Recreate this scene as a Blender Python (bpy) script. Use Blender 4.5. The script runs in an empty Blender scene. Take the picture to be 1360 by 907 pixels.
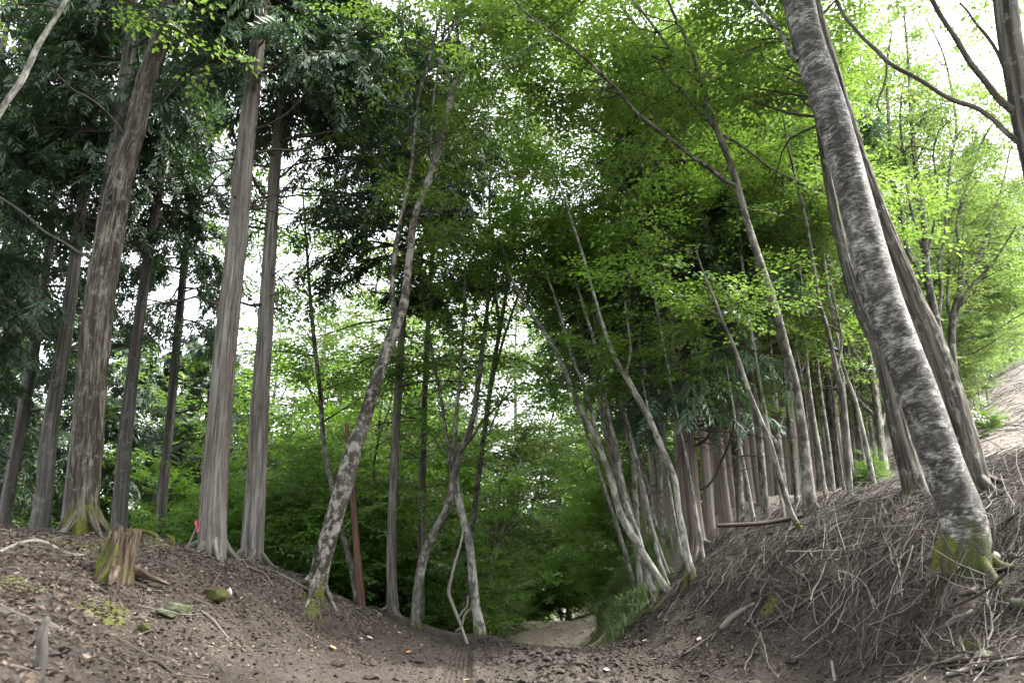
import bpy, math
import numpy as np
from math import radians, sin, cos, pi

# ------------------------------------------------------------------ camera
F_PX, CX, CY = 1067.0, 680.0, 453.5          # focal length and centre in photo pixels
PITCH = radians(16.5)
CAM_Z = 1.0
scene = bpy.context.scene
COL = scene.collection
cam_data = bpy.data.cameras.new('camera')
cam_data.sensor_width = 36.0
cam_data.lens = 36.0 * F_PX / 1360.0
cam_data.clip_start = 0.05
cam_data.clip_end = 2000.0
cam_data.dof.use_dof = True
cam_data.dof.focus_distance = 12.5
cam_data.dof.aperture_fstop = 1.8
cam = bpy.data.objects.new('camera', cam_data)
COL.objects.link(cam)
cam.location = (0, 0, CAM_Z)
cam.rotation_euler = (pi / 2 + PITCH, 0, 0)
scene.camera = cam

# ------------------------------------------------------------------ sky and sun
SUN_EL, SUN_AZ = radians(47), radians(82)      # azimuth clockwise from +Y (view direction)
world = bpy.data.worlds.new('World')
scene.world = world
world.use_nodes = True
wn, wl = world.node_tree.nodes, world.node_tree.links
wn.clear()
sky = wn.new('ShaderNodeTexSky')
sky.sky_type = 'NISHITA'
sky.sun_disc = False
sky.sun_elevation = SUN_EL
sky.sun_rotation = SUN_AZ
sky.dust_density = 4.0
sky.air_density = 1.0
hsv = wn.new('ShaderNodeHueSaturation')
hsv.inputs['Saturation'].default_value = 0.22   # thin bright overcast
bg = wn.new('ShaderNodeBackground')
bg.inputs['Strength'].default_value = 0.15
wo = wn.new('ShaderNodeOutputWorld')
wl.new(sky.outputs[0], hsv.inputs['Color'])
wl.new(hsv.outputs[0], bg.inputs['Color'])
wl.new(bg.outputs[0], wo.inputs['Surface'])

sun_data = bpy.data.lights.new('sun', 'SUN')
sun_data.energy = 1.5
sun_data.angle = radians(11)
sun_data.color = (1.0, 0.96, 0.9)
sun = bpy.data.objects.new('sun', sun_data)
COL.objects.link(sun)
sun.rotation_euler = (pi / 2 - SUN_EL, 0, pi - SUN_AZ)
sun.location = (20, 20, 40)

scene.view_settings.view_transform = 'Standard'
scene.view_settings.look = 'None'
scene.view_settings.exposure = 3.05
scene.view_settings.gamma = 1.0
scene.view_settings.use_curve_mapping = False
scene.render.engine = 'CYCLES'
cy = scene.cycles
cy.max_bounces = 8
cy.diffuse_bounces = 6
cy.glossy_bounces = 2
cy.transmission_bounces = 4
cy.transparent_max_bounces = 4
cy.caustics_reflective = False
cy.caustics_refractive = False
cy.sample_clamp_indirect = 6.0
cy.use_denoising = True

# ------------------------------------------------------------------ basic maths
RNG = np.random.default_rng(7)
CP, SP = cos(PITCH), sin(PITCH)

def ray(px, py):
    u, v = (px - CX) / F_PX, (CY - py) / F_PX
    return np.array([u, CP - v * SP, SP + v * CP])

def at(px, py, Y):
    """Point of the place that lies Y metres ahead on this sight line, with its camera depth."""
    d = ray(px, py)
    t = Y / d[1]
    return np.array([0, 0, CAM_Z]) + d * t, t

def norm(a):
    return a / np.maximum(np.linalg.norm(a, axis=-1, keepdims=True), 1e-9)

def _hash(ix, iy, iz, seed):
    n = (ix * 374761393 + iy * 668265263 + iz * 2147483647 + seed * 144269) & 0x7fffffff
    n = ((n ^ (n >> 13)) * 1274126177) & 0x7fffffff
    n = ((n ^ (n >> 16)) * 1103515245 + 12345) & 0x7fffffff
    return n / float(0x7fffffff) * 2 - 1

def vnoise(p, seed=0):
    """Smooth value noise in -1..1 for points (...,3)."""
    p = np.asarray(p, float)
    i = np.floor(p).astype(np.int64)
    f = p - i
    f = f * f * (3 - 2 * f)
    r = 0
    for dx in (0, 1):
        wx = f[..., 0] if dx else 1 - f[..., 0]
        for dy in (0, 1):
            wy = f[..., 1] if dy else 1 - f[..., 1]
            for dz in (0, 1):
                wz = f[..., 2] if dz else 1 - f[..., 2]
                r = r + wx * wy * wz * _hash(i[..., 0] + dx, i[..., 1] + dy, i[..., 2] + dz, seed)
    return r

def fbm(p, octaves=3, seed=0):
    r, a = 0, 1.0
    for k in range(octaves):
        r = r + a * vnoise(np.asarray(p) * 2 ** k, seed + k)
        a *= 0.5
    return r

def smooth(a, b, x):
    t = np.clip((x - a) / (b - a), 0, 1)
    return t * t * (3 - 2 * t)

def spline(P, spacing):
    """Catmull-Rom through rows of P (xyz + radius...), resampled at about this spacing."""
    P = np.asarray(P, float)
    if len(P) == 2:
        P = np.array([P[0], (P[0] + P[1]) / 2, P[1]])
    E = np.vstack([2 * P[0] - P[1], P, 2 * P[-1] - P[-2]])
    out = []
    for i in range(len(P) - 1):
        p0, p1, p2, p3 = E[i], E[i + 1], E[i + 2], E[i + 3]
        n = max(1, int(np.linalg.norm((p2 - p1)[:3]) / spacing))
        t = (np.arange(n) / n)[:, None]
        out.append(0.5 * (2 * p1 + (p2 - p0) * t + (2 * p0 - 5 * p1 + 4 * p2 - p3) * t ** 2
                          + (3 * p1 - p0 - 3 * p2 + p3) * t ** 3))
    out.append(P[-1:])
    r = np.vstack(out)
    r[:, 3:] = np.maximum(r[:, 3:], 0.0015)
    return r

# ------------------------------------------------------------------ mesh building
def make_mesh(name, V, Fq=None, Ft=None, attrs=None, mats=(), mat_idx=None, smooth_shade=False):
    me = bpy.data.meshes.new(name)
    V = np.asarray(V, np.float32).reshape(-1, 3)
    loops, starts = [], []
    n = 0
    if Fq is not None and len(Fq):
        Fq = np.asarray(Fq, np.int32).reshape(-1, 4)
        loops.append(Fq.ravel()); starts.append(np.arange(len(Fq), dtype=np.int32) * 4)
        n = len(Fq) * 4
    if Ft is not None and len(Ft):
        Ft = np.asarray(Ft, np.int32).reshape(-1, 3)
        loops.append(Ft.ravel()); starts.append(n + np.arange(len(Ft), dtype=np.int32) * 3)
    loops = np.concatenate(loops); starts = np.concatenate(starts)
    me.vertices.add(len(V)); me.vertices.foreach_set('co', V.ravel())
    me.loops.add(len(loops)); me.loops.foreach_set('vertex_index', loops)
    me.polygons.add(len(starts)); me.polygons.foreach_set('loop_start', starts)
    if mat_idx is not None:
        me.polygons.foreach_set('material_index', np.asarray(mat_idx, np.int32))
    me.polygons.foreach_set('use_smooth', np.full(len(starts), smooth_shade))
    for k, a in (attrs or {}).items():
        a = np.asarray(a, np.float32)
        if a.ndim == 2:
            at_ = me.attributes.new(k, 'FLOAT_VECTOR', 'POINT'); at_.data.foreach_set('vector', a.ravel())
        else:
            at_ = me.attributes.new(k, 'FLOAT', 'POINT'); at_.data.foreach_set('value', a.ravel())
    for m in mats:
        me.materials.append(m)
    me.update(calc_edges=True)
    return me

def link(name, me, parent=None, **props):
    o = bpy.data.objects.new(name, me)
    COL.objects.link(o)
    if parent is not None:
        o.parent = parent
        o.matrix_parent_inverse = parent.matrix_world.inverted() if False else o.matrix_parent_inverse
    for k, v in props.items():
        o[k] = v
    return o

def empty(name, loc, **props):
    o = bpy.data.objects.new(name, None)
    COL.objects.link(o)
    o.location = tuple(float(c) for c in loc)
    o.empty_display_size = 0.3
    for k, v in props.items():
        o[k] = v
    return o

def tubes(paths, radii, sides):
    """Batch of tubes: paths (N,K,3), radii (N,K). Returns V, quads, 'bark' coords."""
    paths = np.asarray(paths, float); radii = np.asarray(radii, float)
    N, K, _ = paths.shape
    T = norm(np.gradient(paths, axis=1))
    ref = np.where(np.abs(T[..., 2:3]) > 0.85, np.array([1.0, 0, 0]), np.array([0, 0, 1.0]))
    # one reference for each tube keeps the frame from flipping
    ref = np.broadcast_to(ref[:, :1], T.shape)
    A = norm(np.cross(T, ref)); B = np.cross(T, A)
    ang = np.arange(sides) * 2 * pi / sides
    ring = A[:, :, None] * np.cos(ang)[None, None, :, None] + B[:, :, None] * np.sin(ang)[None, None, :, None]
    V = paths[:, :, None] + ring * radii[:, :, None, None]
    idx = np.arange(N * K * sides).reshape(N, K, sides)
    a = idx[:, :-1]; b = idx[:, 1:]
    q = np.stack([a, np.roll(a, -1, 2), np.roll(b, -1, 2), b], -1).reshape(-1, 4)
    seg = np.linalg.norm(np.diff(paths, axis=1), axis=2)
    length = np.concatenate([np.zeros((N, 1)), np.cumsum(seg, 1)], 1)
    off = np.arange(N)[:, None, None] * 3.7
    bark = np.stack([np.cos(ang)[None, None] * radii[:, :, None] + off, np.sin(ang)[None, None] * radii[:, :, None] + 0 * off,
                     np.broadcast_to(length[:, :, None], (N, K, sides)) + off], -1)
    return V.reshape(-1, 3), q, bark.reshape(-1, 3)

def trunk_mesh(name, S, sides, mat, flare=0.0, ridge=0.0, ridge_n=9, lump=0.03, seed=0, close_top=True, zshift=0.0):
    """S: resampled spine rows (x,y,z,r). A bark-covered stem with ridges, lumps and a root flare."""
    P, R = S[:, :3], S[:, 3]
    K = len(P)
    T = norm(np.gradient(P, axis=0))
    ref = np.array([0.0, 1.0, 0.0]) if abs(T[0, 1]) < 0.8 else np.array([1.0, 0, 0])
    A = norm(np.cross(T, ref)); B = np.cross(T, A)
    ang = np.arange(sides) * 2 * pi / sides
    L = np.concatenate([[0], np.cumsum(np.linalg.norm(np.diff(P, axis=0), axis=1))])
    ca, sa = np.cos(ang)[None], np.sin(ang)[None]
    Lg = np.broadcast_to(L[:, None], (K, sides))
    one = np.ones((K, 1))
    rr = np.broadcast_to(R[:, None], (K, sides)).copy()
    # broad lumps
    q = np.stack([one * ca * 1.3 + seed, one * sa * 1.3, Lg * 1.1], -1)
    rr *= 1 + lump * vnoise(q, seed)
    if ridge:
        q = np.stack([one * ca * ridge_n / 2.2, one * sa * ridge_n / 2.2, Lg * 1.5 + seed], -1)
        n1 = 1 - 2 * np.abs(vnoise(q, seed + 3))
        q2 = np.stack([one * ca * ridge_n, one * sa * ridge_n, Lg * 3.5 + seed], -1)
        n2 = 1 - 2 * np.abs(vnoise(q2, seed + 5))
        rr += ridge * (0.6 * n1 + 0.5 * n2 - 0.8)
    if flare:
        k = 4 + seed % 3
        rr *= 1 + flare * np.exp(-Lg / (0.16 + R[0] * 0.7)) * (0.55 + 0.45 * np.cos(k * ang + seed)[None])
    V = P[:, None] + (A[:, None] * ca[..., None] + B[:, None] * sa[..., None]) * rr[..., None]
    idx = np.arange(K * sides).reshape(K, sides)
    a, b = idx[:-1], idx[1:]
    quads = np.stack([a, np.roll(a, -1, 1), np.roll(b, -1, 1), b], -1).reshape(-1, 4)
    bark = np.stack([ca * R[:, None] + seed * 1.3, sa * R[:, None], Lg + zshift], -1).reshape(-1, 3)
    V = V.reshape(-1, 3)
    tris = None
    if close_top:
        V = np.vstack([V, P[-1] + T[-1] * R[-1]])
        bark = np.vstack([bark, bark[-1]])
        last = idx[-1]
        tris = np.stack([last, np.roll(last, -1), np.full(sides, len(V) - 1)], -1)
    return make_mesh(name, V, quads, tris, {'bark': bark}, [mat], smooth_shade=True)

def rebase(me, origin):
    n = len(me.vertices)
    co = np.empty(n * 3, np.float32); me.vertices.foreach_get('co', co)
    co = co.reshape(-1, 3) - np.asarray(origin, np.float32)
    me.vertices.foreach_set('co', co.ravel())
    me.update()
    return me

# ------------------------------------------------------------------ materials
class NT:
    def __init__(self, name):
        self.m = bpy.data.materials.new(name)
        self.m.use_nodes = True
        self.t = self.m.node_tree
        self.t.nodes.clear()
        self.out = self.t.nodes.new('ShaderNodeOutputMaterial')
    def n(self, kind, **kw):
        nd = self.t.nodes.new('ShaderNode' + kind)
        for k, v in kw.items():
            setattr(nd, k, v)
        return nd
    def l(self, a, b):
        self.t.links.new(a, b)
    def attr(self, name, vec=True):
        a = self.n('Attribute', attribute_name=name)
        return a.outputs['Vector' if vec else 'Fac']
    def mapping(self, src, scale):
        m = self.n('Mapping'); self.l(src, m.inputs['Vector'])
        m.inputs['Scale'].default_value = scale
        return m.outputs[0]
    def noise(self, src, scale, detail=4, rough=0.55, dist=0.0):
        t = self.n('TexNoise'); self.l(src, t.inputs['Vector'])
        t.inputs['Scale'].default_value = scale; t.inputs['Detail'].default_value = detail
        t.inputs['Roughness'].default_value = rough; t.inputs['Distortion'].default_value = dist
        return t.outputs['Fac']
    def ramp(self, fac, stops, interp='LINEAR'):
        r = self.n('ValToRGB'); self.l(fac, r.inputs['Fac'])
        cr = r.color_ramp; cr.interpolation = interp
        while len(cr.elements) < len(stops):
            cr.elements.new(0.5)
        for e, (p, c) in zip(cr.elements, stops):
            e.position = p
            e.color = (c, c, c, 1) if isinstance(c, (int, float)) else (*c, 1)
        return r.outputs['Color']
    def mix(self, fac, a, b, mode='MIX'):
        x = self.n('Mix', data_type='RGBA', blend_type=mode)
        for s, v in ((0, fac), (6, a), (7, b)):
            if isinstance(v, (int, float)):
                x.inputs[s].default_value = v
            elif isinstance(v, tuple):
                x.inputs[s].default_value = (*v, 1)
            else:
                self.l(v, x.inputs[s])
        return x.outputs[2]
    def math(self, op, a, b=0.0, clamp=False):
        x = self.n('Math', operation=op, use_clamp=clamp)
        for s, v in ((0, a), (1, b)):
            if isinstance(v, (int, float)):
                x.inputs[s].default_value = v
            else:
                self.l(v, x.inputs[s])
        return x.outputs[0]
    def surface(self, color, rough=0.9, bump=None, bump_d=0.01, spec=0.25):
        p = self.n('BsdfPrincipled')
        if isinstance(color, tuple):
            p.inputs['Base Color'].default_value = (*color, 1)
        else:
            self.l(color, p.inputs['Base Color'])
        if isinstance(rough, (int, float)):
            p.inputs['Roughness'].default_value = rough
        else:
            self.l(rough, p.inputs['Roughness'])
        p.inputs['Specular IOR Level'].default_value = spec
        if bump is not None:
            b = self.n('Bump'); self.l(bump, b.inputs['Height'])
            b.inputs['Distance'].default_value = bump_d; b.inputs['Strength'].default_value = 1.0
            self.l(b.outputs[0], p.inputs['Normal'])
        self.l(p.outputs[0], self.out.inputs['Surface'])
        return self.m

def sep_z(t, vec):
    s = t.n('SeparateXYZ'); t.l(vec, s.inputs[0])
    return s.outputs

def bark_material(name, dark, light, stretch=(26, 26, 1.6), contrast=(0.35, 0.62), tint=None, tint_amt=0.4,
                  moss=0.0, moss_h=0.7, lichen=0.0, bump_d=0.018):
    t = NT(name)
    b = t.attr('bark')
    fib = t.math('ADD', t.math('MULTIPLY', t.noise(t.mapping(b, stretch), 1.0, 6, 0.66, 0.4), 0.5), t.math('MULTIPLY', t.noise(t.mapping(b, tuple(c * 0.42 for c in stretch)), 1.0, 4, 0.6, 0.6), 0.5))
    mid_c = tuple((a_ + b_) * 0.42 for a_, b_ in zip(dark, light))
    c0, c1 = contrast[0] + 0.075, contrast[1] - 0.055
    col = t.ramp(fib, [(c0, dark), ((c0 + c1) / 2, mid_c), (c1, light)])
    big = t.noise(t.mapping(b, (2.2, 2.2, 0.9)), 1.0, 3, 0.6)
    col = t.mix(t.ramp(big, [(0.35, 0.0), (0.7, 0.45)]), col, tuple(c * 0.55 for c in light))
    if tint:
        tn = t.noise(t.mapping(b, (7, 7, 0.6)), 1.0, 4, 0.6)
        col = t.mix(t.math('MULTIPLY', t.ramp(tn, [(0.42, 0.0), (0.64, 1.0)]), tint_amt), col, tint)
    if lichen:
        ln = t.noise(t.mapping(b, (9, 9, 6)), 1.0, 5, 0.65)
        col = t.mix(t.math('MULTIPLY', t.ramp(ln, [(0.55, 0.0), (0.64, 1.0)]), lichen), col, (0.36, 0.38, 0.33))
    if moss:
        z = sep_z(t, b)[2]
        mn = t.math('MULTIPLY', t.noise(t.mapping(b, (9, 9, 4)), 1.0, 6, 0.72), 1.8)
        k = t.math('SUBTRACT', t.math('ADD', mn, moss * 0.5 - 0.4), t.math('DIVIDE', z, moss_h * 2))
        k = t.ramp(k, [(0.45, 0.0), (0.72, 0.95)])
        fine = t.noise(t.mapping(b, (60, 60, 60)), 1.0, 2)
        col = t.mix(k, col, t.ramp(fine, [(0.3, (0.035, 0.045, 0.008)), (0.7, (0.12, 0.13, 0.02))]))
    return t.surface(col, 0.92, fib, bump_d, 0.15)

def birch_material():
    t = NT('birch_bark')
    b = t.attr('bark')
    streak = t.noise(t.mapping(b, (13, 13, 46)), 1.0, 6, 0.7, 0.6)
    patch = t.noise(t.mapping(b, (5, 5, 7)), 1.0, 6, 0.7, 0.8)
    s = t.math('ADD', t.math('MULTIPLY', streak, 0.62), t.math('MULTIPLY', patch, 0.68))
    col = t.ramp(s, [(0.57, (0.018, 0.016, 0.014)), (0.64, (0.075, 0.07, 0.062)), (0.70, (0.19, 0.182, 0.166)), (0.78, (0.40, 0.39, 0.365))])
    band = t.noise(t.mapping(b, (0.7, 0.7, 3.0)), 1.0, 3, 0.6)
    col = t.mix(t.ramp(band, [(0.42, 0.65), (0.56, 0.0)]), col, (0.04, 0.036, 0.031))
    z = sep_z(t, b)[2]
    mn = t.noise(t.mapping(b, (7, 7, 4)), 1.0, 5, 0.65)
    k = t.ramp(t.math('SUBTRACT', t.math('ADD', mn, 0.34), t.math('DIVIDE', z, 1.25)), [(0.5, 0.0), (0.66, 1.0)])
    fine = t.noise(t.mapping(b, (60, 60, 60)), 1.0, 2)
    col = t.mix(k, col, t.ramp(fine, [(0.3, (0.02, 0.028, 0.008)), (0.7, (0.07, 0.08, 0.02))]))
    return t.surface(col, 0.7, s, 0.014, 0.3)

def leaf_material(name, c_dark, c_light, trans, trans_amt=0.45, gloss=0.06, rough=0.4):
    t = NT(name)
    tone = t.attr('tone', False)
    col = t.ramp(tone, [(0.0, c_dark), (1.0, c_light)])
    tcol = t.mix(0.55, col, trans)
    d = t.n('BsdfDiffuse'); t.l(col, d.inputs['Color'])
    tr = t.n('BsdfTranslucent'); t.l(tcol, tr.inputs['Color'])
    m = t.n('MixShader'); m.inputs[0].default_value = trans_amt
    t.l(d.outputs[0], m.inputs[1]); t.l(tr.outputs[0], m.inputs[2])
    g = t.n('BsdfGlossy'); g.inputs['Roughness'].default_value = rough
    g.inputs['Color'].default_value = (0.9, 0.95, 0.9, 1)
    m2 = t.n('MixShader'); m2.inputs[0].default_value = gloss
    t.l(m.outputs[0], m2.inputs[1]); t.l(g.outputs[0], m2.inputs[2])
    t.l(m2.outputs[0], t.out.inputs['Surface'])
    return t.m

def litter_material(name, stops, rough=0.8):
    t = NT(name)
    tone = t.attr('tone', False)
    return t.surface(t.ramp(tone, stops), rough, spec=0.25)

M = {}
M['oak'] = bark_material('oak_bark', (0.02, 0.016, 0.012), (0.155, 0.137, 0.112), (36, 36, 3.6), (0.38, 0.64), lichen=0.22, moss=0.5, moss_h=0.55, bump_d=0.03)
M['cypress'] = bark_material('cypress_bark', (0.03, 0.027, 0.023), (0.265, 0.25, 0.228), (40, 40, 1.7), (0.34, 0.66), tint=(0.105, 0.074, 0.058), tint_amt=0.4, lichen=0.08, bump_d=0.02)
M['cypress_dark'] = bark_material('dark_cypress_bark', (0.034, 0.031, 0.028), (0.185, 0.176, 0.162), (30, 30, 1.0), (0.34, 0.64), tint=(0.08, 0.066, 0.056), tint_amt=0.4, lichen=0.2)
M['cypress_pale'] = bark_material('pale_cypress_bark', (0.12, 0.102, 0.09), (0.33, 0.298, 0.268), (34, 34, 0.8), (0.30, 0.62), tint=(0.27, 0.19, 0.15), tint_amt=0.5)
M['cypress_red'] = bark_material('red_cypress_bark', (0.045, 0.036, 0.03), (0.27, 0.232, 0.205), (34, 34, 0.8), (0.36, 0.62), tint=(0.16, 0.105, 0.084), tint_amt=0.45)
M['snag_red'] = bark_material('red_dead_bark', (0.045, 0.026, 0.02), (0.17, 0.10, 0.075), (30, 30, 1.2), (0.3, 0.65))
M['birch'] = birch_material()
M['grey'] = bark_material('grey_smooth_bark', (0.035, 0.031, 0.026), (0.20, 0.185, 0.16), (14, 14, 7), (0.36, 0.64), lichen=0.55, moss=0.35, moss_h=0.35, bump_d=0.006)
M['grey_pale'] = bark_material('pale_grey_bark', (0.075, 0.07, 0.06), (0.38, 0.365, 0.325), (14, 14, 7), (0.36, 0.62), lichen=0.5, moss=0.3, moss_h=0.3, bump_d=0.006)
M['lean_birch'] = bark_material('mottled_birch_bark', (0.03, 0.026, 0.021), (0.27, 0.25, 0.22), (11, 11, 9), (0.40, 0.62), lichen=0.5, moss=0.2, moss_h=0.3, bump_d=0.012)
M['rib'] = bark_material('ribbed_bark', (0.026, 0.022, 0.018), (0.165, 0.15, 0.128), (30, 30, 1.7), (0.36, 0.64), lichen=0.35, moss=0.2, moss_h=0.4, bump_d=0.025)
M['root_dark'] = bark_material('mossy_root_bark', (0.018, 0.016, 0.011), (0.085, 0.08, 0.06), (16, 16, 5), (0.34, 0.66), moss=0.55, moss_h=0.9)
M['twig'] = bark_material('twig_bark', (0.035, 0.03, 0.025), (0.12, 0.105, 0.088), (20, 20, 6), (0.3, 0.7), bump_d=0.002)
M['dead'] = bark_material('dead_wood', (0.05, 0.043, 0.036), (0.24, 0.215, 0.188), (40, 40, 3), (0.3, 0.68), bump_d=0.004)
M['dead_dark'] = bark_material('dark_dead_wood', (0.028, 0.022, 0.018), (0.12, 0.098, 0.082), (40, 40, 3), (0.3, 0.7), bump_d=0.004)
M['dead_pale'] = bark_material('pale_dead_wood', (0.14, 0.125, 0.108), (0.40, 0.37, 0.33), (40, 40, 2.5), (0.3, 0.68), bump_d=0.003)
M['mossy'] = bark_material('mossy_wood', (0.03, 0.03, 0.012), (0.13, 0.13, 0.035), (22, 22, 12), (0.3, 0.65), bump_d=0.008)
M['leaf_maple'] = leaf_material('maple_leaf', (0.048, 0.105, 0.018), (0.10, 0.18, 0.03), (0.25, 0.39, 0.055), 0.52)
M['leaf_bright'] = leaf_material('bright_leaf', (0.065, 0.125, 0.024), (0.13, 0.205, 0.045), (0.245, 0.355, 0.08), 0.48)
M['leaf_mid'] = leaf_material('woodland_leaf', (0.052, 0.125, 0.024), (0.11, 0.205, 0.04), (0.29, 0.50, 0.045), 0.56)
M['leaf_far'] = leaf_material('far_leaf', (0.06, 0.135, 0.03), (0.12, 0.215, 0.05), (0.26, 0.46, 0.05), 0.55)
M['needle'] = leaf_material('cypress_foliage', (0.02, 0.048, 0.02), (0.045, 0.088, 0.035), (0.07, 0.14, 0.03), 0.3, 0.05, 0.5)
M['needle_blue'] = leaf_material('bluish_cypress_foliage', (0.036, 0.085, 0.042), (0.075, 0.145, 0.07), (0.14, 0.24, 0.08), 0.36, 0.05, 0.5)  # bluish-green foliage colour of the cypresses on the right
M['grass'] = leaf_material('grass_blade', (0.12, 0.19, 0.06), (0.25, 0.33, 0.15), (0.30, 0.40, 0.12), 0.4)

# ------------------------------------------------------------------ terrain
# sight-line points on the ground (photo x, photo y, metres ahead)
GROUND_SIGHT = [
    (0, 708, 10.5), (60, 709, 11.5), (108, 706, 11), (190, 715, 11.3), (281, 737, 11.5), (334, 748, 12.6), (422, 778, 12.5),
    (521, 813, 17), (551, 838, 16), (636, 842, 16.3), (480, 800, 16), (565, 838, 18),
    (0, 907, 4.5), (150, 907, 5.5), (250, 907, 7), (0, 800, 6.5), (150, 780, 8.5), (250, 790, 9), (350, 810, 10), (440, 832, 12),
    (100, 850, 6), (330, 852, 9), (400, 800, 12), (60, 750, 8.5),
    (1288, 778, 7.5), (1283, 786, 7.2), (1250, 788, 7.6), (1330, 775, 7.3), (1300, 668, 10), (1220, 668, 11), (1130, 672, 13), (1078, 690, 12), (1065, 705, 11.5), (1018, 690, 15),
    (920, 766, 14), (893, 790, 15), (873, 802, 15), (925, 738, 16), (840, 850, 15.2), (1000, 858, 12), (1100, 885, 9.6),
    (1250, 907, 7.7), (1360, 907, 6), (1360, 820, 6.8), (1200, 800, 8.8), (1100, 790, 10), (1000, 800, 11.8), (1360, 700, 8),
    (1360, 645, 9.5), (1150, 720, 10.3), (1050, 740, 11), (822, 815, 18), (815, 790, 23),
    (960, 705, 19), (870, 715, 22), (1000, 668, 20), (1100, 655, 22), (1170, 660, 18), (1050, 645, 30),
    (1330, 605, 22), (1330, 560, 32), (1355, 480, 45),
]
GROUND_WORLD = [
    (-6, 3, 0.9), (-8, 6, 1.6), (-10, 10, 2.1), (-4, 2, 0.45), (-8, 15, 1.5), (-12, 14, 1.9), (-12, 20, -0.3), (-6, 19, 0.2), (-4, 22, -1.2),
    (-10, 30, -4), (-20, 25, -3), (-3, 35, -2.6), (-20, 50, -9), (-40, 40, -13), (-40, 90, -24), (-100, 60, -40), (-100, 150, -50), (-30, 5, 1), (-60, 0, -3),
    (6, 70, -1.6), (0, 100, -8), (-10, 160, -20), (20, 160, 2), (-2.6, 25, -1.2), (-1.5, 42, -1.6),
    (60, 60, 26), (40, 100, 32), (90, 100, 58), (15, 60, 3), (20, 80, 8), (16, 12, 4.2), (12, 6, 3.4), (8, 3, 1.9), (5.5, 3.5, 0.9), (40, 20, 12),
    (120, 60, 55), (120, 160, 90), (60, 170, 50), (5, 30, 0.6), (7.5, 42, 0.2),
    (0, -10, 0), (-10, -10, 2), (10, -10, 2), (-60, -30, 5), (60, -30, 15),
] + [(x, y, 0.0) for y in (2, 5, 8, 11) for x in (-1.6, 0.2, 2.2)] + [
    (-1.2, 14, -0.03), (0.2, 14.2, -0.10), (1.6, 14, -0.08), (-0.9, 16, -0.10), (0.6, 16, -0.22), (1.8, 16, -0.18), (0.3, 19, -0.55), (1.6, 19, -0.55), (2.1, 20, -0.62), (2.35, 22, -0.75), (1.95, 17.5, -0.35), (3.0, 28, -0.85),
    (-0.5, 24, -0.82), (1.0, 24, -0.82), (2.3, 24, -0.82), (0.5, 33, -0.9), (3.2, 33, -0.9), (0.6, 42, -0.97), (4.0, 42, -0.97), (2.5, 50, -1.5)]

_pts = np.array([at(*g)[0] for g in GROUND_SIGHT] + [np.array(g, float) for g in GROUND_WORLD])
_c = _pts[:, :2]
_A = np.sqrt(((_c[:, None] - _c[None]) ** 2).sum(2) + 0.02)
_n = len(_pts)
_M = np.zeros((_n + 3, _n + 3))
_M[:_n, :_n] = _A
_M[:_n, _n] = 1; _M[:_n, _n + 1:] = _c
_M[_n, :_n] = 1; _M[_n + 1:, :_n] = _c.T
_w = np.linalg.solve(_M, np.concatenate([_pts[:, 2], [0, 0, 0]]))

def height0(x, y):
    x = np.asarray(x, float); y = np.asarray(y, float)
    sh = x.shape
    q = np.stack([x.ravel(), y.ravel()], 1)
    out = np.empty(len(q))
    for i in range(0, len(q), 20000):
        d = np.sqrt(((q[i:i + 20000, None] - _c[None]) ** 2).sum(2) + 0.02)
        out[i:i + 20000] = d @ _w[:_n] + _w[_n] + q[i:i + 20000] @ _w[_n + 1:]
    return out.reshape(sh)

def road_edges(y):
    ys = [0, 8.7, 10.7, 13, 15, 18, 24, 33, 42, 55, 80]
    lo = np.interp(y, ys, [-2.7, -2.75, -2.4, -2.05, -1.6, -1.15, -1.05, -0.5, 0.4, 1.2, 3])
    hi = np.interp(y, ys, [3.4, 3.6, 3.4, 2.9, 2.05, 2.1, 2.5, 3.3, 4.1, 5.0, 7])
    return lo, hi

def track_x(y):
    return -0.64 - 0.045 * (y - 9.7)

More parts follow.
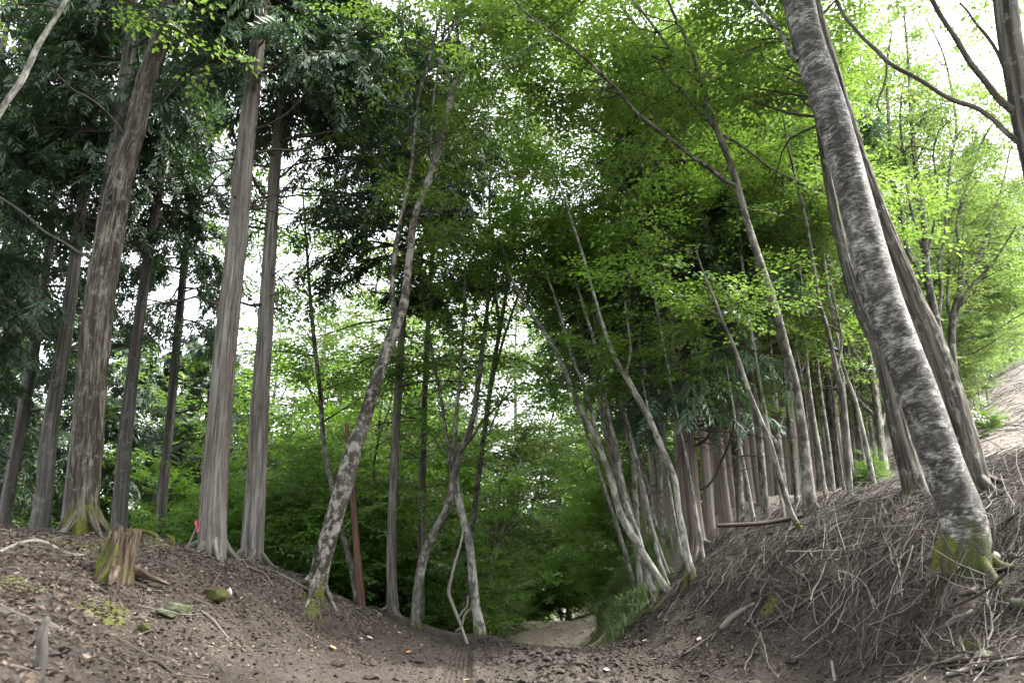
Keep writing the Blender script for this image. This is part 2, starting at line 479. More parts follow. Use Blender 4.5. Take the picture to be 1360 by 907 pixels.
def height(x, y):
    x = np.asarray(x, float); y = np.asarray(y, float)
    z = height0(x, y)
    lo, hi = road_edges(y)
    road = smooth(-0.35, 0.25, x - lo) * smooth(-0.35, 0.25, hi - x)
    p = np.stack([x, y, 0 * x], -1)
    near = 1 - smooth(22, 40, y)
    bank = 1 - road
    z = z + bank * near * (0.07 * fbm(p * 1.1, 3, 11) + 0.035 * fbm(p * 4.5, 2, 21))
    z = z + (1 - near) * 0.35 * fbm(p * 0.16, 3, 5) * (1 - smooth(2, 0, np.abs(x - (lo + hi) / 2) - 2.5))
    # churned soil down the middle of the road, smoother ruts on both sides
    mid = np.exp(-((x - 0.75) / 1.0) ** 2) * smooth(7, 9, y) * (1 - 0.8 * smooth(11.5, 14.5, y)) * (1 - smooth(16, 18, y))
    z = z + road * near * (0.03 * fbm(p * 1.7, 3, 31) + 0.026 * fbm(p * 8, 2, 41) * (0.35 + mid))
    z = z + road * mid * (0.04 + 0.085 * np.abs(fbm(p * 5.5, 3, 51)))
    # raised earth lip on the right-hand foot and a tyre rut
    d = x - track_x(y)
    rut = road * (1 - smooth(0.15, 0.2, np.abs(d))) * (1 - smooth(15, 16, y))
    rut = rut * (1 - 0.7 * smooth(11.5, 15, y))
    z = z - 0.032 * rut - rut * 0.014 * np.cos(d * 2 * pi / 0.062) - rut * 0.006 * np.sin((y + np.abs(d)) * 2 * pi / 0.16)
    d2_ = x - (0.95 - 0.03 * (y - 9.7)) - 1.15
    z = z - 0.05 * road * near * np.exp(-(d2_ / 0.28) ** 2)
    far = smooth(17, 20, y)
    for c_ in (-0.55, 0.75):
        z = z - 0.07 * road * far * np.exp(-((x - (lo + hi) / 2 - c_) / 0.22) ** 2)
    z = z + 0.03 * road * far * fbm(p * 1.3, 3, 61)
    z = z + 0.02 * road * np.exp(-((np.abs(d) - 0.23) / 0.05) ** 2) * (1 - smooth(15, 16, y))
    return z

def ground_at(px, py, tmax=60.0):
    """Where this sight line meets the ground."""
    d = ray(px, py)
    t = np.concatenate([np.arange(2.5, 20, 0.02), np.arange(20, tmax, 0.1)])
    P = np.array([0, 0, CAM_Z]) + t[:, None] * d
    h = height0(P[:, 0], P[:, 1])
    below = np.nonzero(P[:, 2] < h)[0]
    i = below[0] if len(below) else np.argmin(np.abs(P[:, 2] - h))
    q = P[i].copy()
    q[2] = float(height(q[0], q[1]))
    return q, t[i]

def axis(parts):
    out = []
    for a, b, s in parts:
        out.append(np.arange(a, b, s))
    return np.concatenate(out)

gx = np.concatenate([-np.geomspace(160, 9, 34), axis([(-8.6, -1.25, 0.068), (-1.25, -0.35, 0.02), (-0.35, 9.6, 0.06)]), np.geomspace(9.8, 170, 34)])
gy = np.concatenate([axis([(-14, 2, 2.0), (2, 4, 0.2), (4, 16.6, 0.064), (16.6, 26, 0.14), (26, 44, 0.45)]), np.geomspace(44.5, 260, 40)])
X, Y = np.meshgrid(gx, gy)
Z = height(X, Y)
nx, ny = len(gx), len(gy)
idx = np.arange(nx * ny).reshape(ny, nx)
quads = np.stack([idx[:-1, :-1], idx[:-1, 1:], idx[1:, 1:], idx[1:, :-1]], -1).reshape(-1, 4)
VG = np.stack([X, Y, Z], -1).reshape(-1, 3)
lo, hi = road_edges(Y)
wob = 0.18 * fbm(np.stack([X, Y, 0 * X], -1) * 0.9, 2, 77)
road_m = smooth(-0.2, 0.2, X - lo + wob) * smooth(-0.2, 0.2, hi - X + wob) * (1 - smooth(60, 70, Y)) * smooth(-12, -10, Y)
MOSS_SPOTS = [(830, 805, 0.8), (850, 815, 0.6), (815, 830, 0.6), (800, 822, 0.7), (1022, 800, 0.12), (1240, 817, 0.1), (860, 800, 0.5),
              (120, 725, 0.4), (95, 722, 0.45), (130, 820, 0.28), (20, 775, 0.35), (180, 720, 0.4), (220, 725, 0.35), (150, 810, 0.15), (1205, 730, 0.1), (1300, 850, 0.15), (420, 805, 0.25)]
moss = np.zeros_like(X)
for mx, my, mr in MOSS_SPOTS:
    q, _t = ground_at(mx, my)
    moss = np.maximum(moss, np.exp(-((X - q[0]) ** 2 + (Y - q[1]) ** 2) / (mr * mr)))
# the dark moist soil lies on the road up to the crest and along the foot of the banks
wet = np.maximum(road_m, 0) * (1 - smooth(15.8, 19, Y))
foot = np.exp(-np.clip(np.minimum(np.abs(X - lo), np.abs(X - hi)), 0, None) ** 2 / 0.8) * (1 - smooth(14, 17, Y))
wet = np.maximum(wet, 0.8 * foot)

def ground_material():
    t = NT('forest_soil')
    g = t.n('NewGeometry').outputs['Position']
    n1 = t.noise(g, 3.0, 8, 0.65)
    n2 = t.noise(g, 26.0, 6, 0.7)
    n3 = t.noise(g, 0.7, 4, 0.6)
    soil = t.ramp(n2, [(0.28, (0.012, 0.009, 0.007)), (0.5, (0.037, 0.028, 0.022)), (0.72, (0.088, 0.07, 0.057))])
    litter = t.ramp(n2, [(0.28, (0.02, 0.015, 0.0115)), (0.5, (0.074, 0.062, 0.051)), (0.7, (0.18, 0.155, 0.13))])
    col = t.mix(t.ramp(n1, [(0.35, 0.0), (0.62, 1.0)]), soil, litter)
    dry = t.ramp(n2, [(0.25, (0.12, 0.104, 0.092)), (0.7, (0.29, 0.255, 0.23))])
    col = t.mix(t.attr('dry', False), col, dry)
    wetc = t.ramp(n2, [(0.25, (0.011, 0.008, 0.0065)), (0.55, (0.041, 0.0335, 0.0275)), (0.75, (0.118, 0.098, 0.082))])
    wetc = t.mix(t.ramp(n3, [(0.38, 0.0), (0.6, 0.75)]), wetc, t.ramp(n2, [(0.3, (0.042, 0.034, 0.028)), (0.7, (0.108, 0.091, 0.077))]))
    col = t.mix(t.attr('wet', False), col, wetc)
    gravel = t.ramp(t.noise(g, 14.0, 6, 0.75), [(0.3, (0.30, 0.235, 0.195)), (0.7, (0.66, 0.55, 0.475))])
    col = t.mix(t.attr('gravel', False), col, gravel)
    mo = t.math('MULTIPLY', t.attr('moss', False), t.ramp(n1, [(0.38, 0.0), (0.55, 1.0)]))
    mo2 = t.ramp(mo, [(0.25, 0.0), (0.5, 0.9)])
    col = t.mix(mo2, col, t.ramp(n2, [(0.3, (0.05, 0.065, 0.012)), (0.7, (0.14, 0.155, 0.03))]))
    gr = t.math('MULTIPLY', t.attr('green', False), t.ramp(n1, [(0.35, 0.2), (0.6, 1.0)]))
    col = t.mix(gr, col, t.ramp(n2, [(0.3, (0.03, 0.055, 0.015)), (0.7, (0.09, 0.13, 0.035))]))
    h = t.math('ADD', t.math('MULTIPLY', n1, 1.0), t.math('MULTIPLY', n2, 0.5))
    return t.surface(col, 0.92, h, 0.05, 0.2)

M['ground'] = ground_material()
gravel = np.maximum(road_m, smooth(17, 20, Y) * smooth(-1.2, -0.3, X - lo) * smooth(-0.2, 0.2, hi - X)) * smooth(16, 18, Y)
dry = np.clip(smooth(11, 20, Y) * smooth(2.5, 4.5, X) + smooth(15, 30, Y) * smooth(6, 10, X), 0, 1)
green = smooth(17, 21, Y) * (1 - smooth(-3.0, -1.2, X - lo)) + smooth(45, 60, Y) * (1 - smooth(8, 14, X)) + smooth(48, 62, Y)
green = np.clip(green, 0, 1)
attrs = {'wet': wet.ravel(), 'gravel': gravel.ravel(), 'moss': moss.ravel(), 'dry': dry.ravel(), 'green': green.ravel()}
is_road = road_m.ravel()[quads].mean(1) > 0.5

def submesh(name, mask):
    q = quads[mask]
    used, inv = np.unique(q, return_inverse=True)
    return make_mesh(name, VG[used], inv.reshape(-1, 4), None, {k: v[used] for k, v in attrs.items()}, [M['ground']], smooth_shade=True)

link('ground', submesh('ground', ~is_road), kind='structure', label='forest floor with banks on both sides of the track')
link('road', submesh('road', is_road), kind='structure', label='dark dirt forest track turning to pale gravel beyond the crest')

# ------------------------------------------------------------------ foliage generators
def leaf_blades(base, direc, normal, L, W, fold=0.18):
    """Folded diamond leaves. base, direc, normal: (N,3); L, W: (N,). Returns V (N*4,3) and tris."""
    side = norm(np.cross(normal, direc))
    nrm = np.cross(direc, side)
    tip = base + direc * L[:, None]
    mid = base + direc * (0.45 * L)[:, None]
    a = mid + side * (W / 2)[:, None] + nrm * (fold * W)[:, None]
    b = mid - side * (W / 2)[:, None] + nrm * (fold * W)[:, None]
    V = np.stack([base, a, tip, b], 1)
    i = np.arange(len(base))[:, None] * 4
    T = np.concatenate([i + np.array([[0, 1, 2]]), i + np.array([[0, 2, 3]])], 1).reshape(-1, 3)
    return V.reshape(-1, 3), T

def broad_template(rng, n_side=3, leaf=0.075, length=0.42):
    base, d, nr = [], [], []
    def run(p0, ang, L, k):
        ax = np.array([cos(ang), sin(ang), 0])
        for i in range(k):
            s = (i + 0.6) / k
            p = p0 + ax * L * s + np.array([0, 0, -0.10 * (L * s) ** 1.5])
            sg = 1 if i % 2 else -1
            a2 = ang + sg * radians(rng.uniform(38, 68))
            base.append(p); d.append([cos(a2), sin(a2), rng.uniform(-0.45, 0.1)])
            nr.append([rng.normal(0, 0.33), rng.normal(0, 0.33), 1])
        base.append(p0 + ax * L); d.append([cos(ang), sin(ang), -0.25]); nr.append([rng.normal(0, .2), rng.normal(0, .2), 1])
    run(np.zeros(3), 0.0, length, 7)
    for j in range(n_side):
        sg = 1 if j % 2 else -1
        run(np.array([length * (0.25 + 0.2 * j), 0, -0.01]), sg * radians(rng.uniform(35, 60)), length * rng.uniform(0.4, 0.6), 3)
    base, d, nr = np.array(base), norm(np.array(d, float)), norm(np.array(nr, float))
    n = len(base)
    L = leaf * rng.uniform(0.55, 1.4, n)
    V, T = leaf_blades(base, d, nr, L, L * rng.uniform(0.5, 0.68, n))
    tone = np.repeat(rng.uniform(-0.22, 0.22, n), 4)
    return V, T, tone

def needle_template(rng, length=0.3):
    """Flat drooping fan of scale foliage."""
    base, d, nr, L, W = [], [], [], [], []
    k = 5
    for i in range(k):
        s = i / (k - 1)
        p = np.array([length * s * 0.85, 0, -0.22 * length * s * s])
        for sg in (-1, 1):
            a = sg * radians(rng.uniform(28, 52))
            base.append(p); d.append([cos(a), sin(a), -0.28 - 0.3 * rng.random()])
            nr.append([rng.normal(0, .35), rng.normal(0, .35), 1])
            L.append(length * (0.52 - 0.30 * abs(s - 0.35)) * rng.uniform(0.7, 1.2)); W.append(length * rng.uniform(0.08, 0.15))
    base.append([length * .8, 0, -0.16 * length]); d.append([1, 0, -.5]); nr.append([0, 0, 1]); L.append(length * .35); W.append(length * .09)
    V, T = leaf_blades(np.array(base), norm(np.array(d, float)), norm(np.array(nr, float)), np.array(L), np.array(W), 0.1)
    return V, T, np.repeat(rng.uniform(-0.2, 0.2, len(base)), 4)

def instance(templates, pos, ax, up, scale, rng, tone_mid=0.5, tone_var=0.2):
    ax = norm(ax)
    side = norm(np.cross(up, ax))
    up = np.cross(ax, side)
    pick = rng.integers(0, len(templates), len(pos))
    Vs, Ts, tones, off = [], [], [], 0
    for k, (tv, tt, tn) in enumerate(templates):
        m = pick == k
        if not m.any():
            continue
        R = np.stack([ax[m], side[m], up[m]], 1)                 # rows
        v = np.einsum('vi,nij->nvj', tv, R) * scale[m][:, None, None] + pos[m][:, None]
        n = len(v)
        Ts.append((tt[None] + (np.arange(n) * len(tv))[:, None, None] + off).reshape(-1, 3))
        Vs.append(v.reshape(-1, 3))
        # neighbouring sprays share a tone
        pt = tone_mid + tone_var * (1.2 * vnoise(pos[m] * 1.1, 9) + rng.normal(0, 0.5, n))
        tones.append((pt[:, None] + tn[None]).ravel())
        off += n * len(tv)
    return np.vstack(Vs), np.vstack(Ts), np.clip(np.concatenate(tones), 0, 1)

TR = np.random.default_rng(21)
BROAD = [broad_template(TR) for _ in range(5)]
BROAD_BIG = [broad_template(TR, 3, 0.125, 0.62) for _ in range(4)]
NEEDLE = [needle_template(TR) for _ in range(5)]

def rand_h(rng, n):
    a = rng.uniform(0, 2 * pi, n)
    return np.stack([np.cos(a), np.sin(a), 0 * a], 1)

def curved(p0, d, L, K, rng, droop=0.0, wig=0.08, bend_k=0.22):
    n = len(p0)
    s = np.linspace(0, 1, K)[None, :, None]
    bend = rng.normal(0, bend_k, (n, 1, 3)) + np.array([0, 0, -droop])
    j = rng.normal(0, wig / K, (n, K, 3)); j[:, 0] = 0
    return p0[:, None] + L[:, None, None] * (d[:, None] * s + bend * s * s + np.cumsum(j, 1))

def sample_path(paths, s):
    """paths (N,K,3), s (N,) in 0..1 -> point and tangent."""
    K = paths.shape[1]
    f = np.clip(s, 0, 0.9999) * (K - 1)
    i = f.astype(int); w = (f - i)[:, None]
    n = np.arange(len(paths))
    a, b = paths[n, i], paths[n, i + 1]
    return a * (1 - w) + b * w, norm(b - a)

def broad_crown(sources, rng, n1=55, L1=(1.0, 2.4), n2=7, m=4, templates=None, size=1.0, s0=0.35, lift=0.15, tone=0.5, forward=0.5, zmin=None, bias=None):
    """sources: list of spines (rows x,y,z,r). Grows branches, twigs and leaf sprays. Returns twig mesh data, leaf mesh data."""
    templates = templates or BROAD
    if m > 3:
        m, size = 3, size * 1.12
    pts, tan, rad = [], [], []
    for S, f0 in sources:
        k0 = int(len(S) * f0)
        T = norm(np.gradient(S[:, :3], axis=0))
        pts.append(S[k0:, :3]); tan.append(T[k0:]); rad.append(S[k0:, 3])
    pts, tan, rad = np.vstack(pts), np.vstack(tan), np.concatenate(rad)
    if zmin is not None:
        k = pts[:, 2] > zmin
        pts, tan, rad = pts[k], tan[k], rad[k]
    i = rng.integers(0, len(pts), n1)
    h = rand_h(rng, n1)
    if bias is not None:
        h = norm(h + np.array(bias)[None])
    d1 = norm(forward * tan[i] + h + np.array([0, 0, 1.0]) * rng.normal(lift, 0.25, (n1, 1)))
    Lb = rng.uniform(L1[0], L1[1], n1)
    P1 = curved(pts[i], d1, Lb, 6, rng, 0.05)
    r1 = np.clip(np.minimum(rad[i] * 0.6, 0.006 + 0.009 * Lb), 0.004, None)[:, None] * np.linspace(1, 0.3, 6)[None]
    k = np.repeat(np.arange(n1), n2)
    s = rng.uniform(0.25, 1.0, len(k))
    p2, t2 = sample_path(P1[k], s)
    sg = rng.choice([-1, 1], len(k))
    lat = norm(np.cross(t2, np.array([0, 0, 1.0]))) * sg[:, None]
    d2 = norm(t2 * rng.uniform(0.4, 1.0, (len(k), 1)) + lat * rng.uniform(0.4, 1.1, (len(k), 1)) + rng.normal(0, 0.18, (len(k), 3)))
    L2 = Lb[k] * rng.uniform(0.28, 0.55, len(k))
    P2 = curved(p2, d2, L2, 4, rng, 0.08)
    r2 = np.full((len(k), 1), 0.0045) * np.linspace(1, 0.35, 4)[None]
    k3 = np.repeat(np.arange(len(k)), m)
    s3 = np.tile(np.linspace(0.3, 1.0, m), len(k)) + rng.uniform(-0.1, 0.0, len(k3))
    p3, t3 = sample_path(P2[k3], s3)
    sg = rng.choice([-1, 1], len(k3))
    lat = norm(np.cross(t3, np.array([0, 0, 1.0]))) * sg[:, None]
    ax = norm(t3 * rng.uniform(0.5, 1.2, (len(k3), 1)) + lat * rng.uniform(0.1, 1.0, (len(k3), 1)) + np.array([0, 0, -0.12]) + rng.normal(0, 0.12, (len(k3), 3)))
    up = norm(np.array([0, 0, 1.0]) + rng.normal(0, 0.25, (len(k3), 3)))
    sc = size * rng.uniform(0.75, 1.25, len(k3))
    leaf = instance(templates, p3, ax, up, sc, rng, tone, 0.22)
    v1, q1, b1 = tubes(P1, r1, 4)
    v2, q2, b2 = tubes(P2[:, [0, 1, 3]], r2[:, [0, 1, 3]], 3)
    return (np.vstack([v1, v2]), np.vstack([q1, q2 + len(v1)]), np.vstack([b1, b2])), leaf

def conifer_crown(S, rng, z0, n=60, Lmax=2.2, per=34, size=1.0, tone=0.5, droop=0.30, dead_below=8, dead_z=None, top_taper=True, bias=None):
    """Branches round a stem above height z0 (absolute z), carrying flat drooping sprays; bare dead ones lower down."""
    P = S[:, :3]
    zt = P[-1, 2]
    z = z0 + (zt - 0.2 - z0) * rng.random(n) ** 0.9
    i = np.clip(np.searchsorted(P[:, 2], z), 0, len(P) - 1)
    f = (z - z0) / max(zt - z0, 0.1)
    prof = (1 - f) ** 0.75 * 0.9 + 0.12 if top_taper else 0.7 + 0 * f
    prof = prof * np.clip(0.55 + 2.5 * f, 0, 1)
    L = Lmax * prof * rng.uniform(0.65, 1.15, n)
    h = rand_h(rng, n)
    if bias is not None:
        h = norm(h + np.array(bias)[None])
    d = norm(h + np.array([0, 0, 1.0]) * rng.uniform(-0.05, 0.35, (n, 1)))
    PB = curved(P[i], d, L, 7, rng, droop, 0.10)
    RB = (0.008 + 0.011 * L)[:, None] * np.linspace(1, 0.2, 7)[None]
    # side branchlets
    nb = 11
    k = np.repeat(np.arange(n), nb)
    s = rng.uniform(0.22, 1.0, len(k))
    p2, t2 = sample_path(PB[k], s)
    lat = norm(np.cross(t2, np.array([0, 0, 1.0]))) * rng.choice([-1, 1], len(k))[:, None]
    d2 = norm(t2 * 0.8 + lat * rng.uniform(0.5, 1.0, (len(k), 1)) + rng.normal(0, 0.2, (len(k), 3)) + np.array([0, 0, -0.1]))
    L2 = L[k] * rng.uniform(0.18, 0.38, len(k)) * (1.15 - 0.5 * s)
    P2 = curved(p2, d2, L2, 4, rng, 0.3)
    m = 3 if per > 24 else 2
    k3 = np.repeat(np.arange(len(k)), m)
    s3 = np.tile(np.linspace(0.15, 1.0, m), len(k)) + rng.uniform(-0.12, 0.0, len(k3))
    p3, t3 = sample_path(P2[k3], np.clip(s3, 0, 1))
    lat = norm(np.cross(t3, np.array([0, 0, 1.0]))) * rng.choice([-1, 1], len(k3))[:, None]
    ax = norm(t3 + lat * rng.uniform(0, 0.9, (len(k3), 1)) + np.array([0, 0, -0.25]) + rng.normal(0, 0.15, (len(k3), 3)))
    up = norm(np.array([0, 0, 1.0]) + rng.normal(0, 0.3, (len(k3), 3)))
    leaf = instance(NEEDLE, p3, ax, up, 1.3 * size * rng.uniform(0.65, 1.25, len(k3)), rng, tone, 0.25)
    tv = [tubes(PB, RB, 4), tubes(P2[::2, ::3], np.full((len(k[::2]), 1), 0.005) * np.linspace(1, 0.4, 2)[None], 3)]
    if dead_below:
        zl = dead_z if dead_z is not None else z0 - 3.0
        zz = rng.uniform(zl, z0 + 1.0, dead_below)
        i = np.clip(np.searchsorted(P[:, 2], zz), 0, len(P) - 1)
        d = norm(rand_h(rng, dead_below) + np.array([0, 0, 1.0]) * rng.uniform(-0.2, 0.4, (dead_below, 1)))
        Ld = Lmax * rng.uniform(0.25, 0.8, dead_below)
        PD = curved(P[i], d, Ld, 8, rng, 0.15, 0.22)
        tv.append(tubes(PD, (0.007 + 0.009 * Ld)[:, None] * np.linspace(1, 0.15, 8)[None], 4))
        kd = np.repeat(np.arange(dead_below), 4)
        pd, td = sample_path(PD[kd], rng.uniform(0.3, 0.95, len(kd)))
        dd = norm(td + rng.normal(0, 0.6, (len(kd), 3)))
        PE = curved(pd, dd, Ld[kd] * rng.uniform(0.2, 0.4, len(kd)), 5, rng, 0.1, 0.2)
        tv.append(tubes(PE, np.full((len(kd), 1), 0.005) * np.linspace(1, 0.3, 5)[None], 3))
    Vt, Qt, Bt, o = [], [], [], 0
    for v, q, b in tv:
        Vt.append(v); Qt.append(q + o); Bt.append(b); o += len(v)
    return (np.vstack(Vt), np.vstack(Qt), np.vstack(Bt)), leaf

def twig_mesh(tw, mat):
    return make_mesh('twigs', tw[0], tw[1], None, {'bark': tw[2]}, [mat], smooth_shade=True)

def leaf_mesh(lf, mat):
    return make_mesh('crown', lf[0], None, lf[1], {'tone': lf[2]}, [mat])

# ------------------------------------------------------------------ the trees one can tell apart
def path3d(pts, Y0, drift=0.0, Yend=None):
    """Photo polyline (x, y, width px) -> rows (x,y,z,r); the stem drifts in depth along its length."""
    a = np.array(pts, float)
    seg = np.concatenate([[0], np.cumsum(np.linalg.norm(np.diff(a[:, :2], axis=0), axis=1))])
    s = seg / max(seg[-1], 1e-6)
    Ys = Y0 + drift * s ** 1.3 if Yend is None else Y0 + (Yend - Y0) * s
    rows = []
    for (px, py, w), y in zip(a, Ys):
        p, t = at(px, py, y)
        rows.append([*p, 0.9 * w / 2 * t / F_PX])
    return np.array(rows)

def depth_at(S, p):
    i = np.argmin(np.linalg.norm(S[:, [0, 2]] - p[[0, 2]], axis=1))
    return S[i, 1]

def near_depth(S, px, py):
    """Depth of the stem S where it passes nearest this sight line."""
    best, by = 1e9, S[0, 1]
    for r in S[::3]:
        d = r[:3] - np.array([0, 0, CAM_Z])
        depth = d[1] * CP + d[2] * SP
        u = CX + F_PX * d[0] / depth
        v = CY - F_PX * (d[2] * CP - d[1] * SP) / depth
        e = (u - px) ** 2 + (v - py) ** 2
        if e < best:
            best, by = e, r[1]
    return by

def ground_stem(R):
    """Lengthen the foot of a stem so that it stands in the ground."""
    b = R[0].copy()
    h = float(height0(b[0], b[1]))
    if b[2] > h - 0.6:
        d = R[0, :3] - R[1, :3]
        d = d / max(abs(d[2]), 0.05)
        k = min(max(b[2] - h, 0) + 0.15 + 1.6 * b[3], 12)
        d[:2] = np.clip(d[:2], -0.6, 0.6)
        foot = b.copy()
        foot[:3] += np.array([d[0], d[1], -1]) * k
        foot[2] = min(foot[2], float(height0(foot[0], foot[1])) - 0.12 - b[3])
        R = np.vstack([foot, R])
    return R

CROWN_MAT = {'maple': 'leaf_maple', 'bright': 'leaf_bright', 'mid': 'leaf_mid', 'conifer': 'needle', 'blue': 'needle_blue', 'far': 'leaf_far'}
_tree_seed = [100]

def build_tree(name, label, Y, spine, bark, limbs=(), drift=0.0, crown=None, kind='maple', sides=16, flare=0.35, ridge=0.0,
               ridge_n=9, lump=0.05, group=None, spacing=0.12, crown_from_limbs=True, limb_drift=None, category='tree', limb_bark=None, limb_k=1.0, roots=0):
    _tree_seed[0] += 1
    seed = _tree_seed[0]
    rng = np.random.default_rng(seed)
    R = ground_stem(path3d(spine, Y, drift))
    S = spline(R, spacing)
    root = empty(name, (S[0, 0], S[0, 1], max(S[0, 2], float(height0(S[0, 0], S[0, 1])))), label=label, category=category)
    if group:
        root['group'] = group
    org = np.array(root.location)
    zs = max(0.0, org[2] - S[0, 2])
    link('trunk', rebase(trunk_mesh('trunk', S, sides, M[bark], flare, ridge, ridge_n, lump, seed, zshift=-zs), org), root)
    if roots:
        r0 = R[1, 3] if len(R) > 2 else R[0, 3]
        gi = int(np.argmin(np.abs(S[:, 2] - float(height0(S[0, 0], S[0, 1])))))
        c0 = S[gi, :3]
        for k in range(roots):
            a_ = 2 * pi * (k + rng.uniform(-0.25, 0.25)) / roots + seed
            Lr = r0 * (rng.uniform(1.6, 2.6) if bark == 'birch' else rng.uniform(2.2, 4.0))
            s_ = np.linspace(0, 1, 7)
            wv = rng.normal(0, 0.25)
            xy = c0[:2] + np.stack([np.cos(a_ + wv * s_), np.sin(a_ + wv * s_)], 1) * (r0 * 0.45 + Lr * s_)[:, None]
            rr_ = r0 * rng.uniform(0.24, 0.4) * (1 - 0.85 * s_)
            zz = height(xy[:, 0], xy[:, 1]) + r0 * 1.3 * (1 - s_) ** 3 + rr_ * (0.2 - 1.7 * s_)
            RS = spline(np.column_stack([xy, zz, rr_]), 0.05)
            link('root', rebase(trunk_mesh('root', RS, 10, M['root_dark' if bark == 'birch' else bark], 0, 0, 9, 0.14, seed + 31 * k, zshift=0.1), org), root)
    sources = [(S, (crown or {}).get('s0', 0.4))]
    for j, lm in enumerate(limbs):
        y0 = near_depth(S, lm[0][0], lm[0][1])
        dr = limb_drift[j] if limb_drift else rng.choice([-1, 1]) * rng.uniform(0.3, 1.3)
        LS = spline(path3d([(a_, b_, c_ * limb_k) for a_, b_, c_ in lm], y0, dr), spacing)
        link('limb', rebase(trunk_mesh('limb', LS, max(6, sides // 3), M[limb_bark or bark], 0, 0, 9, 0.06, seed + j, zshift=3), org), root)
        sources.append((LS, 0.15))
    if crown is not None:
        c = dict(crown)
        mat = M[CROWN_MAT[kind]]
        if kind in ('conifer', 'blue'):
            py = c.pop('py')
            z0 = at(spine[0][0], py, Y)[0][2]
            if 'dead_py' in c:
                c['dead_z'] = at(spine[0][0], c.pop('dead_py'), Y)[0][2]
            tw, lf = conifer_crown(S, rng, z0, **c)
        else:
            c.pop('s0', None)
            tw, lf = broad_crown(sources, rng, **c)
        cr = link('crown', rebase(leaf_mesh(lf, mat), org), root)
        link('twigs', rebase(twig_mesh(tw, M['twig'] if kind not in ('conifer', 'blue') else M['dead_dark']), org), cr, kind='stuff')
    return root

# --- left bank
build_tree('oak_tree', 'thick furrowed trunk with a mossy foot behind the broken stump', 11.0,
    [(107, 706, 52), (109, 680, 46), (112, 640, 44), (118, 570, 41), (126, 454, 43), (141, 340, 40), (164, 227, 33), (181, 170, 30), (193, 113, 28),
     (212, 57, 27), (230, 0, 27), (252, -70, 25), (275, -160, 20), (300, -280, 12)], 'oak', drift=0.4, roots=6, kind='mid', limb_bark='twig', limb_k=0.7, sides=56, flare=0.6, ridge=0.024, ridge_n=13,
    spacing=0.045, crown=dict(n1=30, L1=(1.2, 2.6), n2=7, m=4, s0=0.62, lift=0.3, zmin=10.6),
    limbs=[[(170, 183, 7), (155, 165, 6), (140, 148, 5), (120, 132, 5), (95, 118, 4), (72, 95, 3)],
           [(121, 343, 6), (105, 335, 5), (85, 322, 5), (60, 308, 5), (40, 290, 5), (20, 275, 4), (0, 262, 4), (-25, 248, 3)]])
build_tree('cypress_tree', 'tall straight grey-brown trunk beside the pink ribbon stake', 11.5,
    [(281, 737, 42), (284, 654, 38), (291, 567, 35), (300, 454, 32), (313, 340, 30), (323, 227, 27), (335, 113, 25), (346, 30, 20), (354, -50, 17), (365, -170, 12), (375, -290, 4)],
    'cypress', roots=5, limb_bark='dead_dark', limb_k=0.75, kind='conifer', sides=44, flare=0.5, ridge=0.011, ridge_n=16, spacing=0.06, crown=dict(py=90, n=44, Lmax=2.4, per=36, dead_below=12, dead_py=330, size=1.0),
    limbs=[[(330, 190, 9), (322, 200, 6), (313, 215, 5), (308, 235, 5), (312, 262, 7)], [(342, 203, 6), (365, 199, 6), (395, 200, 5), (420, 190, 4), (440, 180, 3)],
           [(337, 278, 6), (352, 268, 5), (372, 255, 4), (388, 240, 3)], [(345, 100, 8), (365, 90, 6), (385, 75, 5), (400, 60, 4)],
           [(340, 172, 6), (358, 165, 4), (385, 148, 4), (410, 118, 3)]])
build_tree('cypress_tree', 'slimmer reddish-grey trunk just right of the ribbon stake trunk', 13.0,
    [(334, 748, 34), (340, 640, 30), (345, 540, 27), (352, 440, 23), (358, 340, 20), (365, 227, 17), (374, 130, 14), (384, 40, 11), (395, -60, 8), (402, -140, 3)],
    'cypress', roots=5, limb_bark='dead_dark', limb_k=0.75, kind='conifer', sides=36, flare=0.42, ridge=0.010, ridge_n=16, spacing=0.07, crown=dict(py=150, n=95, Lmax=3.2, per=36, dead_below=18, dead_py=470, bias=(0.45, 0.1, 0)),
    limbs=[[(372, 150, 8), (400, 148, 6), (425, 152, 5), (450, 150, 4)], [(368, 190, 8), (395, 182, 7), (415, 180, 6), (440, 175, 5), (470, 168, 3)],
           [(366, 240, 5), (385, 225, 4), (405, 205, 3), (425, 195, 2)]])
build_tree('cypress_tree', 'grey trunk left of the thick furrowed one', 14.5,
    [(50, 707, 27), (58, 654, 24), (67, 567, 23), (85, 454, 20), (99, 350, 17), (109, 270, 15), (122, 150, 11), (132, 40, 8), (142, -60, 3)],
    'cypress_dark', kind='conifer', sides=28, flare=0.4, ridge=0.005, spacing=0.09, crown=dict(py=330, n=60, Lmax=2.6, per=36, dead_below=12, dead_py=560))
build_tree('cypress_tree', 'dark narrow trunk farthest left on the bank', 17.0,
    [(4, 702, 20), (12, 650, 18), (27, 567, 17), (47, 454, 16), (58, 380, 13), (70, 290, 11), (85, 180, 9), (98, 60, 6), (105, -20, 3)],
    'cypress_dark', kind='conifer', sides=24, flare=0.4, ridge=0.005, spacing=0.1, crown=dict(py=520, n=62, Lmax=2.6, per=36, dead_below=10, dead_py=640))
build_tree('cypress_tree', 'slender grey trunk right of the thick furrowed one', 15.5,
    [(158, 706, 24), (161, 654, 22), (168, 567, 20), (181, 454, 16), (197, 340, 15), (214, 227, 12), (226, 130, 9), (238, 30, 7), (248, -60, 3)],
    'cypress_dark', kind='conifer', sides=28, flare=0.4, ridge=0.005, spacing=0.09, crown=dict(py=290, n=65, Lmax=2.3, per=36, dead_below=14, dead_py=560))
